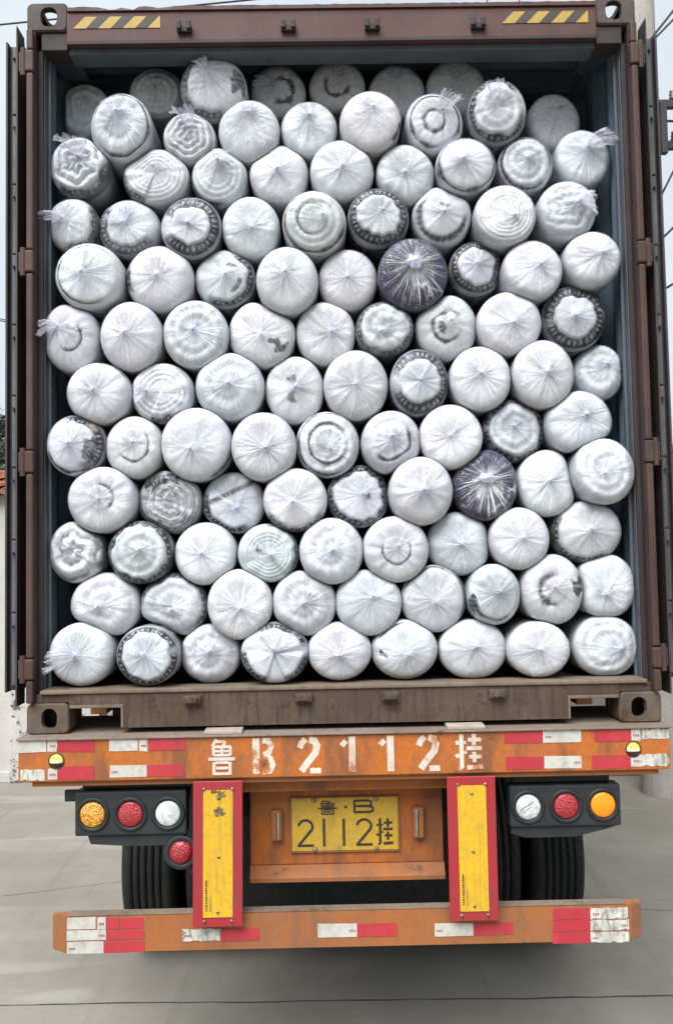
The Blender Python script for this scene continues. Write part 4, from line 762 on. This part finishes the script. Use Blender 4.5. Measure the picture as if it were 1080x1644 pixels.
# red boards with yellow reflective sheets
for x0, x1, z0, z1, tx in ((-.569, -.386, .808, 1.336, -.006), (.371, .551, .809, 1.334, 0)):
    bm = bmesh.new(); add_box(bm, x0, x1, -.101, -.095, z0, z1)
    for v in bm.verts:
        if v.co.z < 1: v.co.x += tx
    bmesh.ops.bevel(bm, geom=bm.edges[:], offset=.002, segments=1, affect='EDGES')
    bd = bm_obj('marker_board', bm, M['red_board'], tl); bd['label'] = 'red board with yellow reflective sheet'
    w0, w1 = x0+.038, x1-.036
    bm = bmesh.new(); add_box(bm, w0, w1, -.1035, -.1012, z0+.036, z1-.032)
    for v in bm.verts:
        if v.co.z < 1: v.co.x += tx
    bm_obj('yellow_sheet', bm, M['yellow_board'], bd)
    for bx, bz in ((w0+.002, z1-.028), (w1-.002, z1-.028), (w0+.004+tx, z0+.022), (w1-.004+tx, z0+.022), ((w0+w1)/2, z1-.06), ((w0+w1)/2, (z0+z1)/2-.01), ((w0+w1)/2+tx, z0+.055)):
        lathe('board_bolt', [(0, .0062), (-.003, .0055), (-.004, 0)], (bx, -.1036, bz), (0, 1, 0), M['bolt'], bd, 10)
    strokes('sheet_print', [([(w0+.010+tx, z0+.06+q*.009), (w0+.016+tx, z0+.0615+q*.009)], .0042+.0016*(q % 3)) for q in range(13)] + [([(w0+.026+tx, z0+.06+q*.008), (w0+.030+tx, z0+.061+q*.008)], .0024) for q in range(7)], -.1037, M['hazard_black'], bd, .0003)
    box('board_arm', x0+.03, x1-.03, -.045, .06, .846, 1.315, M['chassis'], tl, 0.004)
    box('board_bracket', x0+.05, x1-.05, -.0945, -.0455, .85, 1.31, M['chassis'], tl, 0.003)
m, t, b, o = new_mat('grease_smear')
lnk(t, mixc(t, rng(t, noise(t, 90, 5, 0.7), 0.35, 0.65), (0.05, 0.045, 0.03), (0.25, 0.17, 0.04)), b.inputs['Base Color']); b.inputs['Roughness'].default_value = .5; M['grease'] = m
random.seed(8)
for gx, gz, s_ in ((-.475, 1.225, .028), (-.465, 1.287, .024), (-.49, 1.30, .014)):
    n = 22; pts = [(gx+s_*random.uniform(.45, 1.1)*math.cos(2*math.pi*k/n), gz+s_*.8*random.uniform(.4, 1.1)*math.sin(2*math.pi*k/n)) for k in range(n)]
    prism_xz('grease_smear', pts, -.1046, -.104, M['grease'], tl)
# tail lamp clusters
def lamp_cluster(sx, x0, x1, z0, z1, lenses, y):
    bx = box('tail_lamp_box', x0, x1, y, y+.07, z0, z1, M['lamp_box'], tl, 0.010, 3)
    bx['label'] = 'black tail lamp box with three round lamps'
    for (lx, lz, mat) in lenses:
        lathe('lamp_rim', [(.0, .066), (-.004, .064), (-.008, .058), (-.004, .050), (.0005, .047)], (lx, y-.0003, lz), (0, 1, 0), M['black_steel'], bx, 36)
        lathe('lamp_lens', [(-.002, .047), (-.007, .0445), (-.0085, .040), (-.0105, .034), (-.0135, .018), (-.014, 0)], (lx, y-.0003, lz), (0, 1, 0), M[mat], bx, 36)
    sh = [(x0+.045, z0-.002), (x0+.055, z0-.034), (x0+.20, z0-.043), (x1-.03, z0-.045), (x1-.01, z0-.002)] if sx < 0 else [(x0+.01, z0-.002), (x0+.006, z0-.026), (x0+.06, z0-.044), (x0+.25, z0-.044), (x1-.05, z0-.014), (x1-.006, z0-.002)]
    prism_xz('rubber_skirt', sh, y+.015, y+.06, M['lamp_box'], bx, 0.004)
    box('lamp_bracket', x0+.02, x1+.03*(-sx), y+.035, y+.15, z1+.002, 1.315, M['black_steel'], tl, 0.003)
    return bx
lamp_cluster(-1, -1.03, -.607, 1.120, 1.287, ((-.962, 1.201, 'lens_amber'), (-.819, 1.200, 'lens_red'), (-.677, 1.200, 'lens_clear')), -.02)
lamp_cluster(1, .617, 1.042, 1.1185, 1.2755, ((.688, 1.195, 'lens_clear'), (.833, 1.196, 'lens_red'), (.973, 1.198, 'lens_orange')), -.02)
box('lamp_stay', -1.075, -1.02, 0.0, .015, 1.245, 1.29, M['black_steel'], tl, 0.006)
strokes('lens_crack', [([(.655, 1.185), (.672, 1.20), (.690, 1.207), (.705, 1.222)], .0018), ([(.664, 1.178), (.682, 1.192), (.70, 1.20)], .0012)], -.0352, M['black_steel'], tl, .0004)
sm = lathe('round_stop_lamp', [(.05, .0), (.05, .05), (.0, .066), (-.006, .062), (-.006, .047), (-.002, .044)], (-.632, 0, 1.048), (0, 1, 0), M['lamp_box'], tl, 36)
lathe('lamp_lens', [(-.0025, .044), (-.010, .040), (-.016, .028), (-.019, 0)], (-.632, 0, 1.048), (0, 1, 0), M['lens_red'], sm, 36)
box('lamp_bracket', -.60, -.57, 0.01, .04, .96, 1.10, M['black_steel'], tl, 0.003)
# number plate panel
pp = box('plate_panel', -.380, .379, .12, .135, .952, 1.30, M['orange'], tl, 0.004)
bm = bmesh.new(); pv = [(-.380, .952), (.379, .952)]
for (x0, z0, y0_), (x1, z1, y1_) in (((-.382, .9515, .1205), (.381, .9515, .1205)),):
    a = [bm.verts.new(v) for v in ((-.382, .120, .951), (.381, .120, .951), (.379, .075, .915), (-.380, .075, .915), (-.382, .1349, .951), (.381, .1349, .951), (.381, .1349, .905), (-.382, .1349, .905), (.379, .075, .900), (-.380, .075, .900))]
    for f in ((0, 3, 2, 1), (3, 9, 8, 2), (0, 1, 5, 4), (4, 5, 6, 7), (9, 7, 6, 8), (1, 2, 8, 6, 5), (0, 4, 7, 9, 3)): bm.faces.new([a[i] for i in f])
bm_obj('panel_lower_fold', bm, M['orange_dirty'], pp)
box('panel_header', -.40, .40, .02, .118, 1.262, 1.3155, M['orange'], tl, 0.003)
lp = box('number_plate', -.217, .203, .112, .1175, 1.004, 1.210, M['plate_yellow'], tl, 0.002, 1)
lp['label'] = 'yellow number plate with dark characters'
bm = bmesh.new()
for a in ((-.219, .205, 1.2105, 1.2145), (-.219, .205, .9995, 1.0035)): add_box(bm, a[0], a[1], .110, .1185, a[2], a[3])
for a in ((-.2215, -.2175), (.2035, .2075)): add_box(bm, a[0], a[1], .110, .1185, .9995, 1.2145)
bm_obj('plate_frame', bm, M['orange_dirty'], lp)
PB = [([(.06, 0), (.06, 1)], 1), ([(.06, .95), (.8, .95), (.92, .85), (.92, .62), (.8, .52), (.06, .52)], 1), ([(.8, .52), (1, .40), (1, .15), (.86, .05), (.06, .05)], 1)]
P2 = [(arc(.5, .72, .44, .25, 170, -20, 9) + [(.06, .04)], 1), ([(.0, .035), (1, .035)], 1)]
P1 = [([(.5, 0), (.5, 1)], 1)]
for gl_, x0, x1, z0, z1, w in ((LU, -.112, -.036, 1.146, 1.200, .0085), (PB, .027, .104, 1.150, 1.199, .0085), (P2, -.194, -.131, 1.023, 1.128, .0095), (P1, -.098, -.082, 1.023, 1.130, .010),
                               (P1, -.020, -.004, 1.023, 1.128, .010), (P2, .036, .100, 1.023, 1.127, .0095), (GUA, .117, .180, 1.024, 1.126, .0125)):
    strokes('plate_character', fit(gl_, x0, x1, z0, z1, w), .1119, M['plate_black'], lp, .0012)
for bx, bz in ((-.127, 1.203), (.116, 1.203), (-.125, 1.010), (.115, 1.008)): lathe('plate_bolt', [(0, .010), (-.003, .010), (-.005, .006), (-.006, 0)], (bx, .1118, bz), (0, 1, 0), M['bolt'], lp, 14)
lathe('plate_dot', [(0, .006), (-.001, 0)], (-.003, .1118, 1.173), (0, 1, 0), M['plate_black'], lp, 10)
for x in (-.275, .281):
    pl_ = box('plate_lamp', x-.022, x+.022, .085, .119, 1.052, 1.172, M['orange_dirty'], tl, 0.010, 3)
    box('lamp_glass', x-.012 if x > 0 else x+.002, x-.002 if x > 0 else x+.012, .078, .0845, 1.060, 1.166, M['chrome'], pl_, 0.003)
# chassis, axles and wheels
for sx in (-1, 1):
    box('chassis_rail', *sorted((sx*.40, sx*.54)), .40, 12.2, 1.06, 1.4915, M['chassis'], tl, 0.004)
    box('side_rail', *sorted((sx*1.14, sx*1.22)), .9, 12.2, 1.42, 1.4915, M['orange_dirty'], tl, 0.004)
    box('landing_leg', *sorted((sx*.66, sx*.80)), 9.3, 9.44, 0.012, 1.30, M['chassis'], tl, 0.006)
    box('landing_foot', *sorted((sx*.60, sx*.86)), 9.2, 9.54, 0.0, 0.012, M['chassis'], tl, 0.002)
for k in range(11): box('cross_beam', -1.139, 1.139, 1.0+k*1.1, 1.08+k*1.1, 1.33, 1.4915, M['chassis'], tl, 0.004)
box('tail_cross_beam', -.62, .62, .30, .38, 1.10, 1.30, M['chassis'], tl, 0.004)
tyre_prof = []
TR, TW = .515, .285
def tyre_profile():
    p = [(-.105, .30), (-.135, .36), (-.1425, .42), (-.138, .47), (-.124, .497), (-.112, .507)]
    for c_ in (-.075, -.038, 0, .038, .075):
        p += [(c_-.007, .513), (c_-.0055, .496), (c_+.0055, .496), (c_+.007, .513)]
    return p + [(.112, .507), (.124, .497), (.138, .47), (.1425, .42), (.135, .36), (.105, .30), (-.105, .30)]
OFF = .05
for ax, ya in enumerate((1.80, 3.12, 4.44)):
    bm = bmesh.new(); add_cyl(bm, (-1.0+OFF, ya, TR), (1.0+OFF, ya, TR), .075, n=20); bm_obj('axle', bm, M['chassis'], tl)
    for sx in (-1, 1):
        for q, xo in enumerate((1.088, .75)):
            w = empty('wheel', (0, 0, 0)); w.parent = tl; w.matrix_parent_inverse = Matrix.Translation(-Vector(tl.location))
            lathe('tyre', tyre_profile(), (sx*xo+OFF, ya, TR), (1, 0, 0), M['rubber'], w, 72)
            lathe('rim', [(-.10, .30), (-.10, .27), (-.02, .24), (-.02, .10), (.0, .0)], (sx*xo+OFF, ya, TR), (1, 0, 0), M['rim'], w, 32)
        bm = bmesh.new(); add_cyl(bm, (sx*.42+OFF, ya, TR), (sx*.56+OFF, ya, TR), .21, n=28); bm_obj('brake_drum', bm, M['chassis'], tl)
        bm = bmesh.new(); add_cyl(bm, (sx*.30+OFF, ya-.35, TR+.12), (sx*.30+OFF, ya-.12, TR+.12), .085, n=20); bm_obj('brake_chamber', bm, M['chassis'], tl)
        box('leaf_spring', *sorted((sx*.42+OFF, sx*.52+OFF)), ya-.55, ya+.55, TR+.10, TR+.20, M['chassis'], tl, 0.01)
    if ax == 0:
        box('darkening_flap', -.60, .64, 1.22, 1.235, .30, 1.05, M['rubber'], tl, 0.004)  # black sheet added to darken the gap below the plate panel
bm = bmesh.new(); add_cyl(bm, (-.36, .72, .97), (.36, .72, .97), .13, n=28); bm_obj('air_tank', bm, M['chassis'], tl)

# ------------------------------------------------------------------ the rolls
TINT = {'w': (.75, .785, .835), 'p': (.77, .77, .82), 'n': (.69, .725, .785), 'g': (.73, .775, .815), 'e': (.67, .725, .765), 'd': (.46, .49, .52), 'v': (.036, .026, .078)}
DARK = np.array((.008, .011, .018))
NTH, TH2 = 112, 240
def pnoise(rs, th, k0, k1, n=8):
    f = np.zeros_like(th)
    for _ in range(n): f += np.cos(rs.integers(k0, k1)*th + rs.uniform(0, 6.283))
    return f/math.sqrt(n)
def sstep(x, a, b_): u = np.clip((x-a)/(b_-a), 0, 1); return u*u*(3-2*u)
def adiff(th, deg, span):
    """soft angular mask: 1 inside +-span/2 of deg"""
    if span >= 359: return np.ones_like(th)
    d = np.abs((th-math.radians(deg)+math.pi) % (2*math.pi)-math.pi); s = math.radians(span)/2
    return 1-sstep(d, s*.82, s*1.08)
def outline(i, th):
    """squeezed outline: the ellipse cut by the planes shared with its neighbours, then softened"""
    x, z, rx, rz, Y = ROLLS[i][:5]; L = ROLLS[i][5]
    c, s = np.cos(th), np.sin(th); R_ = 1.01/np.sqrt((c/rx)**2+(s/rz)**2); r0 = (rx+rz)/2
    for j, o_ in enumerate(ROLLS):
        if j == i or abs(o_[0]-x) > .4 or abs(o_[1]-z) > .4: continue
        if min(Y+L, o_[4]+o_[5]) < max(Y, o_[4])+.02: continue
        dx, dz = o_[0]-x, o_[1]-z; d = math.hypot(dx, dz); r1 = (o_[2]+o_[3])/2
        ov = r0*1.01+r1*1.01-d
        if ov <= 0: continue
        sh = .5-max(-.38, min(.38, (o_[4]-Y)*9)); pl_ = r0*1.01-ov*sh+.002
        cc = c*dx/d+s*dz/d
        R_ = np.where(cc > .15, np.minimum(R_, pl_/np.maximum(cc, .15)), R_)
    lim = 1.166; R_ = R_*1.0; R_ = np.where(c > .2, np.minimum(R_, (lim-x)/np.maximum(c, .2)), R_); R_ = np.where(c < -.2, np.minimum(R_, (lim+x)/np.maximum(-c, .2)), R_)
    R_ = np.where(s < -.2, np.minimum(R_, (z-1.668)/np.maximum(-s, .2)), R_); R_ = np.where(s > .2, np.minimum(R_, (4.345-z)/np.maximum(s, .2)), R_)
    k = np.exp(-.5*(np.arange(-20, 21)/8.0)**2); k /= k.sum()
    Rp = np.concatenate((R_[-20:], R_, R_[:20])); return np.minimum(np.convolve(Rp, k, 'valid'), R_*1.025)
def grid_faces(nr, n):
    i, j = np.meshgrid(np.arange(nr-1), np.arange(n), indexing='ij'); a = i*n+j; b_ = i*n+(j+1) % n
    return np.stack((a, b_, b_+n, a+n), -1).reshape(-1, 4)
def fast_mesh(name, V, F, mat, attr, colr, pol=None, fold=None):
    me = bpy.data.meshes.new(name); me.vertices.add(len(V)); me.vertices.foreach_set('co', V.astype(np.float32).ravel())
    me.loops.add(F.size); me.loops.foreach_set('vertex_index', F.astype(np.int32).ravel())
    me.polygons.add(len(F)); me.polygons.foreach_set('loop_start', np.arange(0, F.size, 4, dtype=np.int32))
    me.update(calc_edges=True); me.polygons.foreach_set('use_smooth', np.ones(len(F), dtype=bool))
    a = me.color_attributes.new(attr, 'FLOAT_COLOR', 'POINT'); a.data.foreach_set('color', colr.astype(np.float32).ravel())
    if pol is not None:
        p_ = me.attributes.new('pol', 'FLOAT_VECTOR', 'POINT'); p_.data.foreach_set('vector', pol.astype(np.float32).ravel())
    if fold is not None:
        p_ = me.attributes.new('fold', 'FLOAT', 'POINT'); p_.data.foreach_set('value', fold.astype(np.float32).ravel())
    me.materials.append(mat); return me
FC = {n: None for n in ()}
def roll(i):
    x, z, rx, rz, Y, L, tint, K, feats, tail, label = ROLLS[i]
    rs = np.random.default_rng(1000+i); purple = tint == 'v'
    root = empty('wrapped_roll', (x, Y+.03, z-rz), label, 'roll', 'film-wrapped padding rolls stacked in the container')
    B = rs.uniform(.036, .052); pw = rs.uniform(4.5, 8.0); cone = rs.uniform(-.004, .016)
    swash = rs.uniform(0, 6.283)
    tiltx, tiltz = rs.normal(0, .04), rs.normal(0, .05)
    K = (K[0]+rs.normal(0, .06), K[1]+rs.normal(0, .06)); kx, kz = K[0]*rx, K[1]*rz
    th0 = np.linspace(0, 2*math.pi, 360, endpoint=False); R0 = outline(i, th0)
    base = np.array(TINT[tint])*(1+rs.normal(0, .012, 3))
    lay_ph = rs.uniform(0, 6.28)
    rings = [f for f in feats if f[0] == 'ring']; nlay = [f[1] for f in feats if f[0] == 'layers']; sw = [f for f in feats if f[0] == 'swirl']
    rims = [(f[0], f[1]-(.05 if f[1] > .86 else 0), *f[2:]) for f in feats if f[0] == 'rim']
    wob = [(rs.integers(2, 6), rs.uniform(0, 6.28), rs.uniform(.010, .022)) for _ in range(3)]
    wobf = [(rs.integers(6, 14), rs.uniform(0, 6.28), rs.uniform(.006, .014)) for _ in range(3)]
    def wave(a): return sum(c_*np.cos(k*a+p) for k, p, c_ in wob)+sum(c_*np.cos(k*a+p) for k, p, c_ in wobf)
    def surf(T, TH):
        """plan position, normalised radius, polar angle and cushion depth of the end face"""
        Rr = np.interp(TH, np.append(th0, 2*math.pi), np.append(R0, R0[0]))
        px = kx*(1-T)+Rr*np.cos(TH)*T; pz = kz*(1-T)+Rr*np.sin(TH)*T
        a = np.arctan2(pz, px) % (2*math.pi); Ra = np.interp(a, np.append(th0, 2*math.pi), np.append(R0, R0[0]))
        rr = np.clip(np.hypot(px, pz)/Ra, 0, 1)
        h = B*(1-rr**pw)**.5 + cone*np.maximum(0, 1-T*1.6)**1.5
        h += .006*np.cos(2*a+swash)*(rr*(1-rr))*2
        if nlay:
            ph = (rr*1.0+.012*np.cos(a+lay_ph))*nlay[0]*2*math.pi + a*1.0
            h += .0022*np.cos(ph)*sstep(rr, .25, .45)*(1-sstep(rr, .9, 1))
        for f in sw:
            ph = (rr+wave(a)*1.6)*f[1]*2*math.pi+a; h += .007*f[2]*np.cos(ph)*(1-sstep(rr, .9, 1))
        for f in rings:
            rc = np.clip(np.hypot(px-f[5]*rx, pz-f[6]*rz)/Ra, 0, 1.2); ac = np.arctan2(pz-f[6]*rz, px-f[5]*rx)
            w = max(f[2], .03); msk = adiff(ac, f[3], f[4])
            h += msk*(-.005*np.exp(-((rc-f[1])/w)**2)) + .003*(1-sstep(rc, f[1]-w, f[1]))
        for f in rims:
            msk = adiff(a, f[3], f[4]); e = f[1]-.03+wave(a); h += .008*(1-sstep(rr, e-.05, e+.01))*msk
        h += tiltx*px+tiltz*pz
        return px, pz, rr, a, h, Rr
    # ---- padding
    nt = 26; T = np.concatenate((np.linspace(0.02, .90, 34), np.linspace(.92, 1, 7)))[:, None]; nt = len(T)
    TH = np.linspace(0, 2*math.pi, NTH, endpoint=False)[None, :]
    px, pz, rr, a, h, Rr = surf(T+0*TH, TH+0*T)
    lump = .0012*pnoise(rs, a, 3, 9)*rr + .0010*pnoise(rs, a, 8, 20)*(1-rr**4)
    yy = -(h+lump)
    shr = .994
    dyes = np.ones(px.shape+(4,)); dyes[..., :3] = base
    soft = 1+.025*pnoise(rs, a, 2, 7)+.02*pnoise(rs, a*1.0, 20, 45)*rr
    dyes[..., :3] *= np.clip(soft, .8, 1.1)[..., None]
    def dark(mask, colr=DARK): dyes[..., :3] = dyes[..., :3]*(1-mask[..., None])+colr*mask[..., None]
    if nlay:
        ph = (rr+.012*np.cos(a+lay_ph))*nlay[0]*2*math.pi+a
        dark(.40*sstep(np.cos(ph+math.pi), .45, 1)*sstep(rr, .2, .4)*np.clip(.6+.5*pnoise(rs, a, 4, 14), 0, 1), np.array((.30, .34, .36)))
    for f in sw:
        ph = (rr+wave(a)*1.6)*f[1]*2*math.pi+a
        dark(f[2]*sstep(np.cos(ph+math.pi), .55, .95)*np.clip(.75+.5*pnoise(rs, a, 3, 9), 0, 1)*(1-.4*sstep(rr, .93, 1)), np.array((.07, .075, .085)))
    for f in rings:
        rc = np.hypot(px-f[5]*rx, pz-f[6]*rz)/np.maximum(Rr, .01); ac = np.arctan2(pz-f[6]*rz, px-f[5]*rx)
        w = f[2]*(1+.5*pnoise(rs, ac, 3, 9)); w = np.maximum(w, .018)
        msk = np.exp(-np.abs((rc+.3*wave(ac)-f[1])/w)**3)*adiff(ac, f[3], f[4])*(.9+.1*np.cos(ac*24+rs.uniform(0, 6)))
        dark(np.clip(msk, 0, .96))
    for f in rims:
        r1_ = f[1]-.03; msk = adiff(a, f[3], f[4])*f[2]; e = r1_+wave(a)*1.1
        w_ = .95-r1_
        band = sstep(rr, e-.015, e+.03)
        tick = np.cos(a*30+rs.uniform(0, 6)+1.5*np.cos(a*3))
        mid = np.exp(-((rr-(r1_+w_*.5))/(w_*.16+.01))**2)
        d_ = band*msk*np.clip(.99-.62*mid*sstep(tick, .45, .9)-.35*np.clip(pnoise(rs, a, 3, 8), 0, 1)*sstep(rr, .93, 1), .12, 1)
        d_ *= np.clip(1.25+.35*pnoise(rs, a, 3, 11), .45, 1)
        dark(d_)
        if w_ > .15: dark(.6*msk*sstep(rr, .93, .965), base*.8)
    for f in feats:
        if f[0] in ('patch', 'brown'):
            mk = adiff(a+.12*np.sin(rr*19+i), f[1], f[2])*sstep(rr, f[3]-.03, f[3]+.03)*(1-sstep(rr, f[4]-.02, f[4]+.03))
            if f[0] == 'patch': dark(np.clip(mk*(.86+.14*np.cos(a*30+rr*14)+.2*pnoise(rs, a, 6, 18)), 0, .95))
            else: dark(mk*.75, np.array((.36, .27, .17)))
        if f[0] == 'band':
            an = math.radians(f[1]); dd = (-px*math.sin(an)+pz*math.cos(an))/rx-f[2]; dark(np.exp(-np.abs(dd/f[3])**4)*.92*np.clip(.85+.3*pnoise(rs, a, 8, 20), 0, 1))
    sidecol = base.copy()
    ys = np.array([.012, .03, .07, .16, L])[:, None]
    sx_ = Rr[-1:]*np.cos(TH)*(1-.0*ys)*shr; sz_ = Rr[-1:]*np.sin(TH)*shr+0*ys
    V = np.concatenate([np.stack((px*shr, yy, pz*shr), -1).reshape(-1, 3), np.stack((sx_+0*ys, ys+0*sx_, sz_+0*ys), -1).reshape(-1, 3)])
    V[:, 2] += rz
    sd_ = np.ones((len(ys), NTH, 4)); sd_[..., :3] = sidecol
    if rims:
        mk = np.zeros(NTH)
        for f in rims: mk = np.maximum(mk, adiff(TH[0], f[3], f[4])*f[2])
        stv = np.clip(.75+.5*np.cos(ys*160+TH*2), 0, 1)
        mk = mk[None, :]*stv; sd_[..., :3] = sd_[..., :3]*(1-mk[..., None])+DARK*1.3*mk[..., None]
    C = np.concatenate([dyes.reshape(-1, 4), sd_.reshape(-1, 4)]); C[:, :3] = np.clip(C[:, :3], .01, .86)
    F = grid_faces(nt+len(ys), NTH)
    cent = np.array([np.full(4, 0)])
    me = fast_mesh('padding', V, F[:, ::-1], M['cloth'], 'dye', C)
    o_ = bpy.data.objects.new('padding', me); COL.objects.link(o_); o_.parent = root
    # ---- film
    T = np.concatenate((np.linspace(.0, .86, 15), np.linspace(.91, 1, 5)))[:, None]; nt = len(T)
    TH = np.linspace(0, 2*math.pi, TH2, endpoint=False)[None, :]
    px, pz, rr, a, h, Rr = surf(T+0*TH, TH+0*T); t_ = T+0*TH; th = TH+0*T
    pl1 = 1-np.abs(pnoise(rs, th, 18, 44, 6)); pl2 = pnoise(rs, th, 40, 84, 8)
    amp = np.clip(t_*4, 0, 1)*(1-sstep(t_, .55, 1.0))
    hh = h+.0045+amp*(.0026*np.clip(pl1, -1, 1)+.0014*pl2)*(1 if not purple else 1.6)+.0022*pnoise(rs, th, 5, 14)*sstep(t_, .3, .8)*(1-sstep(t_, .9, 1))
    kn = rs.uniform(.006, .016); hh += kn*np.exp(-(t_/.10)**2)*(1+.4*pnoise(rs, th, 4, 9))
    busy = rs.uniform(.45, 1.1) if not rims else rs.uniform(.45, .9)
    if purple: busy = 1.0
    l0 = rs.uniform(0, 6.283); lobe = busy*np.clip(.75+.5*np.cos(th-l0)+.3*np.cos(2*th+l0*3), .25, 1.35)
    clear = .4 if (rims or rings or sw or any(f[0] in ('patch', 'band') for f in feats)) else 1.0
    lobe = lobe*(.55 if clear < 1 else 1)
    streak = np.zeros(px.shape)
    for _ in range(int(rs.integers(80, 100) if purple else rs.integers(30, 52))):
        a0 = rs.uniform(0, 6.283); w = rs.uniform(.010, .028); t0, t1 = rs.uniform(.02, .35), rs.uniform(.45, 1.1); bend = rs.normal(0, .05)
        d = np.abs((th-a0-bend*t_+math.pi) % (2*math.pi)-math.pi)
        streak += rs.uniform(.25, 1.0)*np.exp(-(d/w)**2)*sstep(t_, t0-.1, t0+.05)*(1-sstep(t_, t1-.2, t1))
    for _ in range(int(rs.integers(10, 22))):               # short creases across the pleats
        a0 = rs.uniform(0, 6.283); tc_ = rs.uniform(.3, .95); sl_ = rs.normal(0, .5)
        d = (th-a0+math.pi) % (2*math.pi)-math.pi
        streak += rs.uniform(.4, 1.1)*np.exp(-((t_-tc_-sl_*d)/.028)**2)*np.exp(-(d/rs.uniform(.08, .30))**2)
    g = rs.uniform(.13, .27); gather = np.exp(-(t_/g)**2)
    al = .015+.03*np.clip(.5+.5*pnoise(rs, th, 2, 6), 0, 1)+.46*np.clip(streak*(.35+.65*lobe), 0, 1.5)*(1.0 if not purple else 1.1)+.42*gather*rs.uniform(.5, 1.15)+(.02 if purple else .20*clear)*(1-sstep(t_, .1, .7))+.05*sstep(rr, .93, 1)  # opacity also carries streak highlights and a painted sheen round the knot
    if purple: al += .60*np.exp(-(t_/.34)**2)*np.clip(1+.6*pnoise(rs, th, 3, 9), .25, 1.6)
    al = np.clip(al*np.where(t_ > .45, clear*.6+.4, 1), .015, .93)
    colf = np.ones(px.shape+(4,)); lav = np.clip(gather*1.0+.5*np.exp(-(t_/.38)**2)*np.clip(pnoise(rs, th, 1, 4), 0, 1), 0, 1)[..., None]
    if purple: lav = lav*.5
    colf[..., :3] = np.array((.92, .94, .97))*(1-lav)+np.array((.79, .80, .95))*lav; colf[..., 3] = al  # lavender highlight of the gathered film, painted into its colour
    ys = np.array([.012, .035, .08, .2, L*.98])[:, None]; ex = 1.006
    ruf = 1+.012*pnoise(rs, TH, 4, 12)*np.clip(ys*8, 0, 1)
    sx_ = Rr[-1:]*np.cos(TH)*(ex+0*ys); sz_ = Rr[-1:]*np.sin(TH)*(ex+0*ys)
    V = np.concatenate([np.stack((px*ex, -hh, pz*ex), -1).reshape(-1, 3), np.stack((sx_, ys+0*sx_, sz_), -1).reshape(-1, 3)]); V[:, 2] += rz
    sd_ = np.ones((len(ys), TH2, 4)); sd_[..., :3] = (.86, .87, .89); sd_[..., 3] = np.clip(.10+.10*pnoise(rs, TH, 5, 20), .05, .4)
    C = np.concatenate([colf.reshape(-1, 4), sd_.reshape(-1, 4)])
    FOLD = np.concatenate([lobe.reshape(-1), np.tile(lobe[-1]*.5, len(ys))])
    POL = np.concatenate([np.stack((np.cos(th), np.sin(th), t_), -1).reshape(-1, 3), np.stack((np.cos(TH)+0*ys, np.sin(TH)+0*ys, 1+ys*3+0*TH), -1).reshape(-1, 3)])
    me = fast_mesh('plastic_film', V, grid_faces(nt+len(ys), TH2)[:, ::-1], M['film'], 'film', C, POL, FOLD)
    o_ = bpy.data.objects.new('plastic_film', me); COL.objects.link(o_); o_.parent = root
    # ---- knotted film tail
    top = B*(1-min(.98, math.hypot(*K))**pw)**.5+cone+kn+.002+tiltx*kx+tiltz*kz
    if tail: dx, dz, tl_, tr_ = tail; fw = -.45
    else:
        # a tight crumpled knot pressed against the end
        n, m_ = 22, 9; ph = np.linspace(0, 2*math.pi, n, endpoint=False); V = []; al = []; k0 = rs.uniform(.006, .010)*(3.2 if purple else 1); q1 = rs.uniform(0, 6.28)
        ff = [pnoise(rs, ph, 2, 7, 5) for _ in range(3)]
        for k in range(m_):
            s = k/(m_-1); r_ = k0*(.15+math.sin(math.pi*min(1, .08+s*.92)))*(1+.22*ff[0]+.12*ff[1]*math.cos(s*5)); 
            for q in range(n):
                V.append((kx+r_[q]*math.cos(ph[q]), -top+.006-s*k0*1.1-.002*ff[2][q], kz+r_[q]*(.75+.25*math.cos(q1))*math.sin(ph[q])))
                al.append((.74, .74, .90, np.clip((.75 if purple else .22)+.12*ff[1][q], .08, .9)))
        V = np.array(V); V[:, 2] += rz
        me = fast_mesh('knot', V, grid_faces(m_, n)[:, ::-1], M['limp_film'], 'film', np.array(al))
        o_ = bpy.data.objects.new('knot', me); COL.objects.link(o_); o_.parent = root
        return
    ax_ = np.array((dx, fw, dz)); ax_ /= np.linalg.norm(ax_); u = np.cross(ax_, (0, 1, 0)); u /= max(np.linalg.norm(u), 1e-6); w = np.cross(ax_, u)
    n, m_ = 56, 12; ph = np.linspace(0, 2*math.pi, n, endpoint=False); V = []; al = []
    f1, f2 = pnoise(rs, ph, 3, 7, 4), pnoise(rs, ph, 9, 20, 6); f3 = pnoise(rs, ph, 3, 9, 4); f4 = pnoise(rs, ph, 12, 26, 5)
    bendv = np.array((rs.normal(0, .25), .15, -.35)); c1, c2 = rs.uniform(0, 6.28, 2)
    for k in range(m_):
        s = k/(m_-1); neck = .004+(tr_-.004)*(s**.6)*(1-.25*s)
        r_ = neck*(1+.30*f1*s+.22*f2*(.3+s)*.7+.10*f4*math.sin(s*7+c1)); l_ = tl_*s*(1+.10*f3*s+.05*f2*math.sin(s*9+c2))
        for q in range(n):
            V.append(np.array((kx, -top, kz))+ax_*l_[q]+u*r_[q]*math.cos(ph[q])+w*r_[q]*.62*math.sin(ph[q])+bendv*tl_*s*s+.003*s*f4[q]*w)
            al.append((.80, .80, .92, np.clip(.40-.22*s+.10*f2[q]+.08*f4[q]+(.12 if k == m_-1 else 0), .07, .7)))
    V = np.array(V); V[:, 2] += rz
    me = fast_mesh('film_tail', V, grid_faces(m_, n), M['limp_film'], 'film', np.array(al))
    o_ = bpy.data.objects.new('film_tail', me); COL.objects.link(o_); o_.parent = root
for i in range(len(ROLLS)): roll(i)
